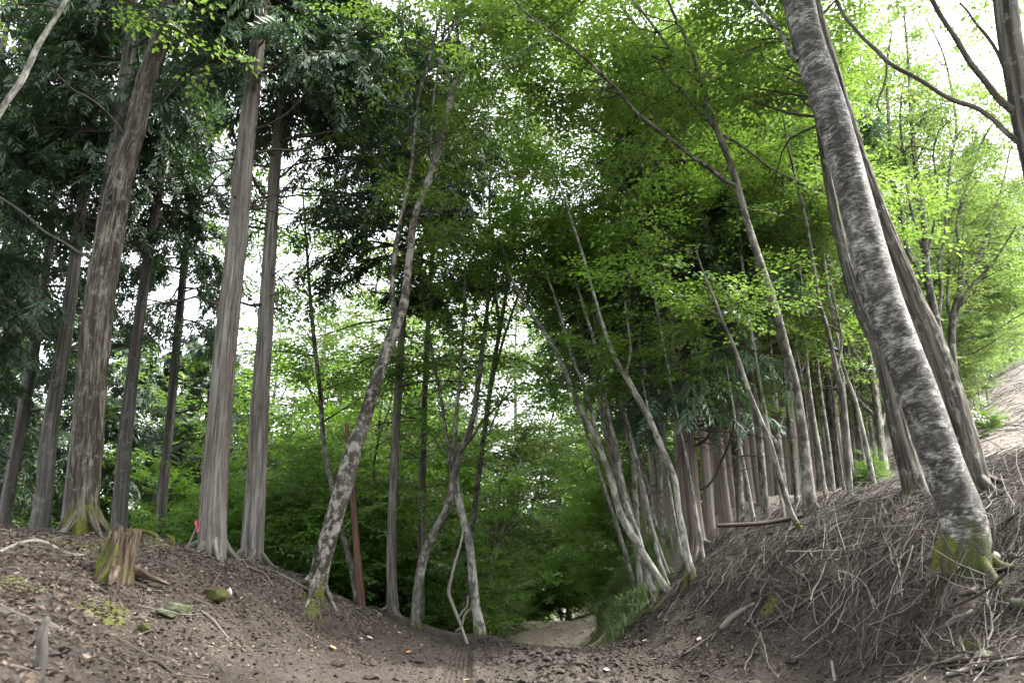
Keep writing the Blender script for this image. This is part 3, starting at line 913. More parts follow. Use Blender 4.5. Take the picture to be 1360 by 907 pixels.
build_tree('cypress_tree', 'thin dark trunk midway between two tall grey trunks', 19.0,
    [(213, 702, 16), (216, 654, 15), (225, 567, 13), (235, 454, 12), (246, 340, 10), (258, 220, 8), (270, 90, 6), (280, -20, 3)],
    'cypress_dark', kind='conifer', sides=20, flare=0.4, spacing=0.12, crown=dict(py=480, n=62, Lmax=2.4, per=36, dead_below=14, dead_py=640))
build_tree('cypress_tree', 'tall trunk half hidden behind the thick furrowed one', 13.4,
    [(96, 705, 34), (112, 560, 32), (130, 400, 29), (148, 250, 27), (160, 170, 24), (166, 113, 21), (172, 60, 17), (177, 0, 13), (184, -80, 8), (190, -150, 3)],
    'cypress_dark', kind='conifer', sides=32, flare=0.4, ridge=0.005, spacing=0.09, crown=dict(py=170, n=55, Lmax=2.6, per=36, dead_below=10, dead_py=330))
build_tree('birch_tree', 'thin pale trunk slanting across the top left corner', 9.0,
    [(-190, 705, 13), (-150, 560, 12), (-100, 400, 11), (-50, 250, 10), (0, 150, 9), (30, 105, 9), (50, 62, 8), (70, 30, 7), (88, 0, 7), (115, -50, 6), (150, -120, 4), (180, -200, 2)],
    'grey_pale', kind='maple', sides=14, crown=dict(n1=20, L1=(0.9, 2.0), n2=6, m=4, s0=0.72))
build_tree('birch_tree', 'leaning mottled birch that forks halfway up, left of the track', 12.5,
    [(420, 780, 30), (427, 745, 27), (445, 682, 26), (454, 654, 26), (462, 624, 26), (471, 592, 24), (481, 567, 20), (498, 510, 19), (518, 454, 17), (527, 428, 17),
     (537, 400, 13), (544, 340, 11), (552, 285, 10), (574, 227, 10), (590, 170, 11), (604, 113, 10), (613, 90, 9), (632, 55, 7), (648, 25, 6), (657, 0, 5), (680, -50, 4), (700, -110, 3)],
    'lean_birch', roots=4, kind='maple', sides=28, flare=0.4, lump=0.09, spacing=0.07, crown=dict(n1=64, L1=(1.0, 2.5), n2=7, m=4, s0=0.72, tone=0.6, bias=(0.5, 0.4, 0)),
    limbs=[[(527, 422, 11), (521, 395, 8), (522, 360, 7), (527, 320, 7), (537, 270, 6), (546, 227, 6), (550, 180, 5), (556, 130, 5), (570, 80, 5), (580, 40, 4), (587, 0, 3), (592, -50, 2)],
           [(574, 215, 4), (572, 190, 3), (575, 140, 3), (581, 95, 3), (590, 40, 3), (596, 0, 2)], [(600, 108, 5), (585, 75, 4), (600, 40, 4), (617, 5, 3), (628, -30, 2)],
           [(613, 90, 6), (608, 50, 5), (606, 10, 4), (602, -40, 3)]], limb_drift=[0.7, -0.5, 0.9, -0.8])
build_tree('dead_cypress', 'bare red-barked dead stem behind the leaning birch', 16.0,
    [(480, 800, 12), (477, 765, 11), (474, 730, 10), (470, 680, 9), (466, 620, 8), (462, 580, 7), (460, 562, 5)],
    'snag_red', sides=12, flare=0.2)
build_tree('maple_tree', 'dark thin stem crossing the red dead stem', 17.0,
    [(474, 800, 9), (470, 770, 9), (462, 735, 9), (450, 690, 9), (440, 640, 8), (430, 590, 7), (425, 520, 7), (415, 430, 6), (408, 340, 4), (402, 250, 2)],
    'grey', kind='mid', sides=12, crown=dict(n1=26, L1=(0.9, 2.0), n2=6, m=4, s0=0.4))
build_tree('cypress_tree', 'straight slender grey trunk nearest the track edge, left side', 17.0,
    [(521, 813, 19), (520, 770, 15), (520, 740, 15), (521, 680, 14), (526, 567, 13), (533, 454, 11), (539, 380, 9), (547, 280, 8), (557, 160, 6), (567, 40, 3)],
    'cypress', roots=5, limb_bark='dead_dark', limb_k=0.75, kind='conifer', sides=24, flare=0.35, ridge=0.004, spacing=0.1, crown=dict(py=350, n=112, Lmax=3.5, per=36, dead_below=16, dead_py=560, bias=(-0.35, 0, 0)))
build_tree('cypress_tree', 'thin straight trunk behind the crossing pair of stems', 19.0,
    [(559, 838, 12), (559, 760, 11), (560, 680, 11), (563, 560, 9), (566, 480, 8), (570, 400, 7), (578, 280, 5), (588, 150, 2)],
    'cypress_dark', kind='conifer', sides=18, flare=0.4, spacing=0.12, crown=dict(py=400, n=50, Lmax=1.8, per=36, dead_below=16, dead_py=640))
build_tree('hornbeam_tree', 'stem leaning right and forking where two stems cross', 16.0,
    [(552, 840, 18), (553, 800, 14), (560, 750, 14), (570, 720, 12), (580, 700, 11), (592, 678, 11), (600, 650, 12), (605, 620, 13), (611, 597, 12), (619, 585, 9), (628, 555, 8),
     (635, 510, 8), (640, 470, 7), (646, 420, 6), (652, 360, 5), (656, 290, 3)],
    'grey', kind='mid', sides=18, flare=0.4, lump=0.08, crown=dict(n1=20, L1=(0.7, 1.6), n2=6, m=4, s0=0.68, tone=0.55),
    limbs=[[(604, 605, 8), (597, 595, 6), (592, 572, 5), (586, 530, 5), (578, 490, 4), (572, 455, 4), (562, 400, 3), (556, 340, 2)],
           [(617, 592, 5), (628, 580, 4), (640, 560, 4), (660, 540, 3), (680, 520, 2)], [(600, 635, 5), (597, 610, 5), (596, 590, 4)]])
build_tree('hornbeam_tree', 'lichen-spotted stem leaning left at the track edge, crossing another', 16.4,
    [(638, 843, 20), (634, 815, 15), (630, 790, 14), (626, 740, 12), (622, 715, 12), (617, 695, 11), (611, 670, 11), (606, 640, 9), (603, 600, 7), (606, 550, 6), (612, 490, 5), (616, 420, 4), (618, 350, 2)],
    'grey_pale', kind='mid', sides=18, flare=0.42, lump=0.06, crown=dict(n1=18, L1=(0.7, 1.6), n2=6, m=4, s0=0.6))
build_tree('dead_sapling', 'pale bent dead sapling at the foot of the crossing stems', 15.8,
    [(617, 845, 5), (610, 825, 5), (602, 805, 5), (596, 786, 5), (600, 765, 4), (605, 745, 4), (612, 722, 3), (616, 700, 2)], 'dead_pale', sides=8, flare=0, spacing=0.06, category='sapling',
    limbs=[[(608, 822, 3), (614, 812, 3), (620, 806, 2), (622, 790, 2)], [(605, 838, 2), (612, 833, 3), (618, 815, 3), (625, 808, 2)]], limb_drift=[0.1, -0.1])
build_tree('maple_tree', 'thin many-stemmed tree beside the pale gravel of the far track', 24.0,
    [(645, 838, 6), (648, 790, 6), (652, 755, 6), (660, 725, 5), (672, 690, 4), (684, 650, 3), (692, 610, 2)], 'grey_pale', kind='mid', sides=10,
    limbs=[[(650, 765, 5), (655, 720, 4), (662, 680, 3), (664, 640, 2)], [(652, 755, 4), (668, 715, 4), (685, 690, 3), (700, 668, 2)], [(649, 785, 4), (645, 740, 3), (650, 690, 3), (655, 640, 2)]],
    crown=dict(n1=20, L1=(0.7, 1.6), n2=5, m=3, s0=0.4, templates=BROAD_BIG, size=0.7))

for lab, Yb, pts in [
    ('thin straight wand left of the leaning clump, pale', 17.5, [(852, 745, 6), (832, 680, 6), (815, 610, 5), (795, 530, 5), (775, 450, 4), (757, 370, 3), (742, 290, 2)]),
    ('thin wand close behind the longest stem of the leaning clump', 16.6, [(884, 752, 6), (866, 700, 6), (850, 640, 6), (828, 560, 5), (805, 480, 4), (780, 390, 3), (762, 310, 2)]),
    ('thin wand between the sinuous stem and red-barked trunk', 17.0, [(908, 748, 5), (896, 690, 5), (884, 620, 5), (868, 555, 4), (850, 460, 4), (833, 370, 3), (820, 290, 2)]),
    ('thin wand in front of the red-barked trunk', 14.6, [(936, 748, 5), (926, 690, 5), (914, 620, 4), (897, 540, 4), (880, 450, 4), (862, 350, 3), (848, 260, 2)]),
    ('thin wand left of the slim slanting stem', 15.5, [(1003, 700, 6), (992, 640, 6), (976, 560, 5), (958, 450, 4), (940, 340, 3), (925, 230, 2)]),
    ('thin wand between slim slanting stem and arching maple', 14.0, [(1043, 698, 6), (1032, 630, 5), (1015, 540, 5), (1000, 450, 4), (986, 350, 4), (975, 240, 2)]),
    ('thin wand right of the arching maple foot', 15.0, [(1098, 678, 6), (1090, 610, 6), (1076, 520, 5), (1066, 410, 4), (1058, 300, 3), (1046, 180, 2)]),
    ('thin wand leaning over the gravel end, farthest left of the clump', 21.0, [(838, 760, 6), (820, 700, 6), (800, 640, 5), (778, 570, 4), (757, 500, 4), (735, 430, 3)])]:
    build_tree('hornbeam_tree', lab, Yb, pts, 'grey_pale', kind='mid', sides=10, flare=0.1, group='thin wands along the right edge of the track', drift=0.5, lump=0.08, crown=dict(n1=9, L1=(0.6, 1.4), n2=6, m=4, s0=0.78))

build_tree('maple_tree', 'slender maple at the left track edge leaning over the gravel', 20.0,
    [(612, 838, 10), (618, 780, 9), (627, 700, 8), (640, 600, 8), (655, 490, 7), (672, 390, 6), (686, 290, 6), (698, 190, 5), (708, 90, 4), (715, 0, 3), (720, -70, 2)], 'grey', kind='bright', sides=12, flare=0.15,
    limbs=[[(650, 520, 5), (672, 440, 4), (700, 360, 4), (730, 280, 3), (752, 210, 2)], [(664, 440, 5), (655, 360, 4), (650, 280, 4), (652, 190, 3), (645, 110, 2)], [(684, 300, 4), (710, 230, 4), (742, 160, 3), (768, 100, 2)]],
    crown=dict(n1=105, L1=(0.9, 2.5), n2=7, m=4, s0=0.6, tone=0.55), drift=0.6)
# --- right bank, nearest the track
G = 'stems of the leaning clump at the right edge of the track'
build_tree('hornbeam_tree', 'longest stem of the leaning clump, forking, right edge of track', 15.0,
    [(895, 794, 14), (880, 775, 12), (860, 745, 12), (845, 720, 12), (823, 680, 11), (813, 640, 10), (800, 603, 9), (787, 573, 8), (772, 545, 8), (757, 510, 7), (745, 480, 7), (730, 453, 6),
     (712, 425, 5), (695, 400, 4), (680, 370, 3), (668, 330, 2)], 'grey_pale', kind='mid', sides=14, flare=0.1, group=G,
    limbs=[[(797, 597, 7), (790, 565, 6), (783, 535, 6), (775, 510, 6), (762, 480, 5), (754, 452, 5), (745, 420, 5), (735, 390, 4), (722, 350, 3), (712, 300, 2)]],
    crown=dict(n1=26, L1=(0.7, 1.8), n2=6, m=4, s0=0.8, tone=0.6), limb_drift=[0.8])
build_tree('hornbeam_tree', 'lower slim stem of the leaning clump rising from green moss', 15.0,
    [(876, 806, 10), (866, 775, 8), (858, 750, 8), (848, 710, 7), (836, 680, 7), (828, 650, 6), (820, 600, 6), (810, 560, 6), (803, 520, 5), (797, 480, 5), (790, 455, 5), (779, 420, 5), (768, 385, 4), (755, 340, 3), (745, 280, 2)],
    'grey_pale', kind='mid', sides=12, flare=0.1, group=G, drift=0.9, crown=dict(n1=14, L1=(0.7, 1.6), n2=6, m=4, s0=0.82))
build_tree('hornbeam_tree', 'thinnest wand-like stem of the leaning clump, upslope side', 15.6,
    [(890, 782, 7), (883, 765, 6), (875, 742, 6), (868, 710, 6), (863, 685, 6), (858, 660, 5), (845, 610, 5), (833, 560, 5), (820, 520, 5), (812, 495, 4), (805, 470, 4), (798, 440, 4), (788, 400, 3), (775, 350, 2)],
    'grey_pale', kind='mid', sides=10, flare=0.1, group=G, drift=1.2, crown=dict(n1=10, L1=(0.7, 1.5), n2=6, m=4, s0=0.82))
build_tree('hornbeam_tree', 'sinuous grey stem bending left in front of red-barked trunk', 14.0,
    [(921, 770, 13), (912, 735, 11), (906, 700, 10), (902, 680, 9), (897, 640, 9), (886, 610, 9), (873, 580, 9), (860, 550, 9), (848, 530, 9), (838, 512, 8), (828, 495, 8), (818, 478, 7), (810, 458, 6), (800, 430, 5), (790, 395, 4), (776, 345, 4), (758, 290, 3), (742, 240, 2)],
    'grey_pale', kind='mid', sides=16, flare=0.12, lump=0.08, limbs=[[(834, 508, 4), (832, 492, 4), (838, 470, 4), (835, 440, 3), (830, 400, 2)], [(862, 552, 3), (858, 530, 3), (852, 500, 2)]],
    crown=dict(n1=18, L1=(0.8, 1.8), n2=6, m=4, s0=0.8, tone=0.5))
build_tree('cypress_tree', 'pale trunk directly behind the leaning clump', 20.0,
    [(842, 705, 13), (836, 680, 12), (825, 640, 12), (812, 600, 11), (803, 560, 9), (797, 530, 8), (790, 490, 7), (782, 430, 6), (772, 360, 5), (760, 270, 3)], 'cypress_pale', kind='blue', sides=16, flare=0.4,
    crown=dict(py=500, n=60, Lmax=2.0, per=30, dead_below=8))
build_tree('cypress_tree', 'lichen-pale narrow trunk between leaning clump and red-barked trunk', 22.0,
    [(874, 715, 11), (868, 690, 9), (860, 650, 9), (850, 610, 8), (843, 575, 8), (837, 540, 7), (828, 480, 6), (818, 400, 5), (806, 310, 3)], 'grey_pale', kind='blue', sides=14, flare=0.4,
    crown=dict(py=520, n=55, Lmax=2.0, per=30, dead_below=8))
build_tree('cypress_tree', 'red-barked peeling trunk with curled dead branches above the track', 16.0,
    [(928, 742, 30), (926, 715, 24), (922, 680, 22), (918, 640, 22), (914, 600, 22), (910, 560, 20), (904, 510, 17), (898, 454, 16), (893, 420, 15), (886, 370, 13), (876, 300, 11), (868, 230, 8), (860, 150, 5), (855, 90, 2)],
    'cypress_red', roots=5, limb_bark='dead_dark', limb_k=0.8, kind='blue', sides=32, flare=0.4, ridge=0.006, ridge_n=14, spacing=0.07,
    crown=dict(py=560, n=72, Lmax=2.3, per=27, dead_below=40, dead_py=600),
    limbs=[[(921, 592, 6), (932, 588, 6), (941, 578, 5), (945, 565, 4), (955, 552, 3)], [(930, 650, 5), (940, 645, 5), (950, 632, 4), (958, 612, 4), (966, 595, 4), (972, 575, 3), (978, 560, 2)],
           [(914, 565, 5), (922, 556, 4), (935, 545, 3), (945, 520, 3), (960, 505, 2)]], limb_drift=[-0.3, -0.5, 0.3])
build_tree('cedar_pole', 'straight thin pole-like trunk right of red-barked trunk', 15.0,
    [(981, 688, 6), (981, 640, 6), (980, 560, 6), (979, 480, 5), (978, 400, 4), (977, 320, 3), (976, 240, 2)], 'cypress_dark', kind='blue', sides=10, flare=0.1,
    crown=dict(py=470, n=30, Lmax=1.2, per=28, dead_below=14, dead_py=640))
build_tree('maple_tree', 'slim stem slanting from upper left to the ridge, bare below', 11.5,
    [(1066, 708, 10), (1058, 695, 9), (1050, 680, 9), (1041, 652, 8), (1032, 620, 8), (1022, 585, 8), (1013, 565, 8), (1004, 543, 7), (995, 520, 6), (985, 490, 6), (973, 456, 5), (961, 430, 4), (950, 400, 4), (937, 370, 3), (925, 335, 2)],
    'grey', kind='maple', sides=14, flare=0.1, crown=dict(n1=10, L1=(0.5, 1.1), n2=5, m=3, s0=0.7, bias=(0, 0.9, 0)))
build_tree('maple_tree', 'maple arching left over the track with long spreading limbs', 12.0,
    [(1079, 693, 25), (1076, 675, 22), (1073, 640, 17), (1069, 600, 15), (1061, 540, 14), (1053, 500, 14), (1041, 454, 13), (1030, 410, 12), (1017, 370, 11), (1005, 335, 11), (991, 290, 10), (983, 260, 10), (974, 230, 10),
     (965, 205, 9), (955, 180, 9), (947, 163, 9), (940, 138, 8), (934, 112, 7), (927, 92, 6), (915, 60, 5), (900, 30, 5), (887, 0, 4), (870, -50, 3), (855, -110, 2)],
    'grey', roots=4, kind='maple', sides=22, flare=0.3, lump=0.05, spacing=0.08, drift=0.6, crown=dict(n1=80, L1=(0.8, 2.1), n2=7, m=4, s0=0.62, tone=0.6, lift=0.1, bias=(0, 0.9, 0)),
    limbs=[[(949, 168, 8), (930, 150, 7), (905, 120, 7), (890, 108, 6), (877, 85, 6), (863, 65, 6), (855, 50, 5), (845, 35, 5), (830, 15, 5), (822, 0, 4), (808, -35, 3), (790, -80, 2)],
           [(936, 118, 5), (920, 100, 5), (905, 85, 5), (890, 65, 4), (875, 45, 4), (860, 25, 4), (840, 0, 3), (822, -28, 2)],
           [(977, 247, 8), (963, 240, 7), (950, 230, 7), (940, 222, 7), (915, 205, 6), (890, 185, 6), (870, 170, 6), (850, 155, 6), (840, 145, 5), (825, 125, 5), (805, 105, 5), (785, 85, 5), (770, 72, 5), (755, 60, 4), (740, 50, 4), (720, 35, 4), (700, 18, 3), (682, 0, 3), (655, -25, 2)],
           [(936, 108, 3), (940, 75, 2), (950, 40, 2), (957, 0, 2)], [(955, 178, 4), (975, 188, 4), (1000, 205, 3), (1022, 222, 3), (1052, 238, 3), (1085, 258, 2)]],
    limb_drift=[1.3, -0.9, -1.6, 0.6, 0.8])
build_tree('maple_tree', 'dark maple behind the arching one, limbs reaching left', 15.0,
    [(1018, 692, 14), (1015, 660, 12), (1010, 600, 11), (1002, 530, 10), (988, 460, 10), (970, 395, 9), (960, 370, 9), (950, 345, 9), (940, 310, 8), (932, 285, 8), (925, 262, 7), (915, 235, 6), (905, 195, 5), (897, 150, 4), (892, 90, 3), (888, 30, 2)],
    'grey', kind='maple', sides=16, flare=0.4, crown=dict(n1=60, L1=(0.9, 2.3), n2=7, m=4, s0=0.6, tone=0.55, lift=0.05, bias=(0, 0.9, 0)),
    limbs=[[(920, 247, 6), (900, 232, 5), (880, 222, 5), (862, 205, 5), (848, 192, 5), (835, 188, 4), (815, 184, 4), (800, 180, 4), (785, 170, 3), (770, 152, 3), (752, 142, 2)],
           [(908, 205, 5), (895, 165, 5), (880, 150, 5), (862, 142, 5), (845, 130, 5), (835, 118, 4), (828, 95, 3), (820, 70, 2)],
           [(903, 190, 4), (898, 150, 3), (890, 130, 3), (870, 115, 3), (845, 95, 2)]], limb_drift=[-1.2, 0.8, 1.2])
build_tree('birch_tree', 'speckled upright trunk behind the arching maple', 18.0,
    [(985, 690, 13), (978, 600, 13), (970, 500, 12), (963, 430, 12), (958, 380, 11), (955, 330, 11), (952, 290, 10), (950, 240, 8), (946, 160, 6), (942, 80, 3)], 'lean_birch', kind='mid', sides=16, flare=0.15,
    crown=dict(n1=36, L1=(0.9, 2.1), n2=7, m=4, s0=0.55))
build_tree('maple_tree', 'dark upright stem forking low on the right ridge', 13.0,
    [(1130, 675, 10), (1128, 640, 9), (1125, 600, 8), (1122, 550, 8), (1117, 515, 7), (1110, 488, 7), (1104, 458, 6), (1097, 430, 6), (1088, 400, 5), (1080, 350, 5), (1071, 295, 4), (1060, 250, 4), (1046, 190, 3), (1035, 120, 2)],
    'grey', kind='maple', sides=14, flare=0.15, crown=dict(n1=26, L1=(0.7, 1.7), n2=6, m=4, s0=0.6, bias=(0, 0.9, 0)), limbs=[[(1122, 548, 5), (1112, 500, 4), (1118, 450, 4), (1106, 390, 3), (1098, 330, 2)]])
build_tree('maple_tree', 'slanting pale stem crossing the dark upright one on the ridge', 14.0,
    [(1167, 668, 9), (1160, 640, 8), (1152, 600, 7), (1145, 568, 6), (1136, 532, 6), (1126, 505, 5), (1118, 480, 5), (1110, 440, 4), (1100, 385, 4), (1090, 300, 3), (1083, 210, 2)],
    'grey_pale', kind='maple', sides=12, flare=0.15, crown=dict(n1=22, L1=(0.7, 1.7), n2=6, m=4, s0=0.6, bias=(0, 0.9, 0)))
build_tree('birch_tree', 'great leaning birch with silvery ringed bark on the right bank', 7.5,
    [(1291, 800, 72), (1288, 760, 66), (1284, 715, 64), (1276, 680, 63), (1255, 624, 58), (1235, 567, 57), (1215, 510, 55), (1193, 454, 54), (1173, 400, 53), (1155, 340, 51), (1142, 285, 47), (1126, 227, 46),
     (1109, 170, 46), (1092, 113, 45), (1074, 57, 44), (1060, 0, 43), (1045, -60, 40), (1020, -160, 35), (1000, -280, 28), (985, -420, 16)],
    'birch', roots=6, kind='maple', sides=64, flare=0.22, lump=0.045, spacing=0.04, drift=0.2, crown=dict(n1=40, L1=(1.0, 2.4), n2=7, m=4, s0=0.75, zmin=9.2, lift=0.4),
    limbs=[[(1060, 80, 8), (1050, 70, 7), (1042, 52, 6), (1030, 35, 5), (1015, 20, 5), (1003, 5, 4), (990, -20, 3)]], limb_drift=[0.4])
build_tree('chestnut_tree', 'ribbed trunk leaning left close behind the great birch', 10.0,
    [(1302, 672, 46), (1290, 624, 41), (1275, 567, 39), (1258, 510, 37), (1238, 454, 34), (1215, 400, 29), (1191, 340, 25), (1169, 285, 22), (1149, 227, 20), (1130, 170, 18), (1110, 100, 16), (1090, 30, 14), (1070, -60, 11), (1050, -170, 7)],
    'rib', roots=5, kind='maple', sides=48, flare=0.42, ridge=0.02, ridge_n=14, spacing=0.05, drift=0.6, crown=dict(n1=34, L1=(1.0, 2.4), n2=7, m=4, s0=0.7, zmin=8.5, bias=(0, 0.9, 0)))
build_tree('chestnut_tree', 'ribbed trunk seen left of the great birch foot', 11.0,
    [(1222, 672, 40), (1210, 628, 33), (1193, 567, 29), (1181, 510, 27), (1165, 454, 25), (1140, 400, 22), (1122, 340, 17), (1109, 285, 15), (1098, 227, 13), (1088, 160, 12), (1078, 80, 10), (1068, 0, 8), (1060, -80, 5)],
    'rib', roots=5, kind='maple', sides=40, flare=0.3, ridge=0.016, ridge_n=14, spacing=0.06, crown=dict(n1=26, L1=(0.9, 2.2), n2=7, m=4, s0=0.6, bias=(0, 0.9, 0)))
build_tree('cherry_tree', 'dark trunk in the top right corner with long bare limbs', 7.0,
    [(1475, 730, 52), (1455, 640, 46), (1430, 500, 40), (1400, 340, 36), (1376, 227, 34), (1362, 170, 33), (1352, 113, 32), (1343, 57, 32), (1335, 0, 32), (1327, -60, 29), (1318, -150, 24), (1308, -260, 15)],
    'rib', kind='bright', sides=36, flare=0.3, lump=0.06, ridge=0.004, spacing=0.06, crown=dict(n1=30, L1=(0.8, 1.9), n2=6, m=4, s0=0.8, zmin=7.4, lift=0.3),
    limbs=[[(1360, 195, 9), (1350, 187, 9), (1335, 175, 8), (1318, 158, 7), (1295, 143, 7), (1270, 135, 7), (1250, 125, 6), (1230, 112, 6), (1215, 103, 6), (1195, 93, 6), (1178, 82, 6), (1165, 68, 6), (1150, 55, 5), (1135, 38, 5), (1120, 20, 5), (1111, 0, 5), (1100, -28, 4)],
           [(1350, 150, 12), (1338, 142, 11), (1325, 130, 10), (1310, 110, 9), (1295, 92, 9), (1283, 75, 8), (1272, 55, 8), (1262, 40, 7), (1250, 22, 7), (1238, 0, 7), (1222, -32, 5)],
           [(1336, 98, 5), (1330, 82, 5), (1322, 65, 5), (1310, 48, 5), (1295, 30, 4), (1285, 15, 3), (1275, 5, 3)],
           [(1177, 83, 3), (1177, 100, 3), (1172, 120, 3), (1164, 140, 3), (1170, 150, 2)]], limb_drift=[0.5, -0.4, 0.6, 0.1])
# stems fanning out behind the great birch
G = 'pale stems fanning out behind the great birch'
build_tree('hornbeam_tree', 'many-stemmed grey tree fanning out right of the ribbed trunk', 17.0,
    [(1262, 585, 12), (1256, 520, 12), (1250, 460, 11), (1240, 410, 11), (1232, 370, 11), (1229, 330, 9), (1226, 285, 8), (1220, 250, 8), (1214, 200, 7), (1210, 150, 5), (1206, 80, 4), (1200, 10, 2)],
    'grey', kind='bright', sides=14, group=G, crown=dict(n1=46, L1=(0.8, 1.8), n2=6, m=3, s0=0.45, tone=0.4),
    limbs=[[(1246, 435, 6), (1250, 385, 5), (1247, 350, 5), (1255, 310, 4), (1257, 270, 4), (1262, 220, 4), (1270, 170, 4), (1262, 110, 4), (1250, 65, 3), (1230, 25, 2)],
           [(1236, 390, 6), (1215, 350, 6), (1204, 330, 6), (1198, 290, 6), (1190, 255, 6), (1184, 227, 5), (1180, 160, 5), (1178, 90, 4), (1185, 40, 3)],
           [(1230, 340, 5), (1240, 300, 4), (1245, 250, 4), (1240, 200, 3), (1255, 150, 2)], [(1226, 290, 5), (1210, 240, 4), (1198, 190, 4), (1196, 140, 3), (1204, 90, 2)],
           [(1232, 370, 5), (1222, 320, 4), (1208, 270, 4), (1200, 210, 3), (1190, 180, 2)]])
build_tree('hornbeam_tree', 'grey tree with crooked stems nearest the bright gap in the leaves', 18.0,
    [(1275, 575, 13), (1268, 510, 12), (1264, 450, 11), (1267, 415, 9), (1276, 380, 8), (1278, 355, 7), (1274, 325, 6), (1272, 300, 6), (1280, 260, 5), (1290, 230, 4), (1304, 190, 3), (1318, 165, 2)],
    'grey', kind='bright', sides=14, group=G, crown=dict(n1=26, L1=(0.7, 1.6), n2=5, m=3, s0=0.45, tone=0.45),
    limbs=[[(1268, 420, 6), (1282, 390, 5), (1300, 370, 4), (1318, 350, 4), (1335, 325, 3), (1350, 300, 2)], [(1266, 440, 5), (1258, 400, 5), (1262, 350, 4), (1268, 320, 4), (1276, 280, 3), (1270, 240, 2)],
           [(1270, 405, 5), (1295, 350, 4), (1312, 310, 4), (1325, 270, 3), (1335, 230, 3), (1345, 180, 2)]])

# ------------------------------------------------------------------ trees of the wood behind, one of each kind and then copies
def proto_broad(seed, H, bark, mat, crown0=0.22, n1=70, L1=(1.2, 3.0), r=0.10, stems=3, tone=0.5, size=1.0, n2=6, m=4, templates=None):
    rng = np.random.default_rng(seed)
    parts = []
    z = np.linspace(-0.3, H * 0.95, 9)
    x = np.cumsum(rng.normal(0, 0.11, 9)); y = np.cumsum(rng.normal(0, 0.11, 9))
    x -= x[0]; y -= y[0]
    S = spline(np.stack([x, y, z, r * np.linspace(1, 0.12, 9)], 1), 0.3)
    parts.append(('trunk', trunk_mesh('trunk', S, 10, M[bark], 0.3, 0, 9, 0.05, seed)))
    src = [(S, crown0)]
    for k in range(stems):
        i = int(len(S) * rng.uniform(0.12, 0.5))
        a = rng.uniform(0, 2 * pi)
        d = np.array([cos(a), sin(a), 0])
        Lm = H * rng.uniform(0.3, 0.5)
        t = np.linspace(0, 1, 6)[:, None]
        P = S[i, :3] + d * Lm * 0.6 * t ** 0.8 + np.array([0, 0, 1.0]) * Lm * t + np.cumsum(rng.normal(0, 0.05, (6, 3)), 0)
        P[0] = S[i, :3]
        LS = spline(np.hstack([P, (S[i, 3] * 0.6 * np.linspace(1, 0.2, 6))[:, None]]), 0.3)
        parts.append(('limb', trunk_mesh('limb', LS, 7, M[bark], 0, 0, 9, 0.05, seed + k, zshift=2)))
        src.append((LS, 0.2))
    tw, lf = broad_crown(src, rng, n1=n1, L1=L1, n2=n2, m=m, templates=templates or BROAD_BIG, size=size, tone=tone, lift=0.1)
    return parts, leaf_mesh(lf, M[mat]), twig_mesh(tw, M['twig'])

def proto_conifer(seed, H, bark, mat, crown0=0.45, n=60, Lmax=2.0, per=30, r=0.15, size=1.15, dead=12):
    rng = np.random.default_rng(seed)
    z = np.linspace(-0.3, H, 8)
    x = np.cumsum(rng.normal(0, 0.05, 8)); y = np.cumsum(rng.normal(0, 0.05, 8)); x -= x[0]; y -= y[0]
    S = spline(np.stack([x, y, z, r * np.linspace(1, 0.08, 8)], 1), 0.25)
    tw, lf = conifer_crown(S, rng, H * crown0, n=n, Lmax=Lmax, per=per, size=size, dead_below=dead, dead_z=H * crown0 * 0.35)
    return [('trunk', trunk_mesh('trunk', S, 14, M[bark], 0.25, 0.004, 12, 0.03, seed))], leaf_mesh(lf, M[mat]), twig_mesh(tw, M['dead_dark'])

PROTO = {
    'wood_a': proto_broad(301, 9.5, 'grey', 'leaf_mid', 0.15, 54),
    'wood_b': proto_broad(302, 8.0, 'grey_pale', 'leaf_mid', 0.12, 50, tone=0.45),
    'wood_c': proto_broad(303, 10.5, 'grey', 'leaf_bright', 0.2, 54, tone=0.45),
    'tall_a': proto_broad(304, 15.0, 'grey', 'leaf_maple', 0.38, 80, (1.3, 3.2), 0.15, 4, tone=0.6, n2=7, size=0.8),
    'tall_b': proto_broad(305, 14.0, 'grey_pale', 'leaf_bright', 0.35, 80, (1.3, 3.0), 0.13, 4, tone=0.45, n2=7, size=0.8),
    'shrub': proto_broad(306, 3.6, 'grey', 'leaf_mid', 0.05, 44, (0.7, 1.6), 0.035, 4, tone=0.4, size=0.7),
    'wood_thin': proto_broad(313, 9.0, 'grey_pale', 'leaf_bright', 0.5, 20, (0.8, 1.8), 0.07, 4, tone=0.5, size=0.9),
    'far_a': proto_broad(307, 10.0, 'grey', 'leaf_far', 0.1, 60, (1.3, 3.0), 0.11, 3, size=1.35, m=3),
    'far_b': proto_broad(308, 9.0, 'grey_pale', 'leaf_far', 0.1, 56, (1.3, 2.8), 0.10, 3, size=1.35, m=3, tone=0.7),
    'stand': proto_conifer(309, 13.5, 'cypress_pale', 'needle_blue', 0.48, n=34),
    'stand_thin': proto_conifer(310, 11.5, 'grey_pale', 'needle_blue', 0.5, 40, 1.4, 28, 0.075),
    'pole': proto_conifer(311, 10.0, 'grey', 'needle_blue', 0.55, 30, 1.2, 26, 0.045, dead=8),
    'dark': proto_conifer(312, 14.0, 'cypress_dark', 'needle', 0.2, 90, 2.6, 34, 0.16),
}
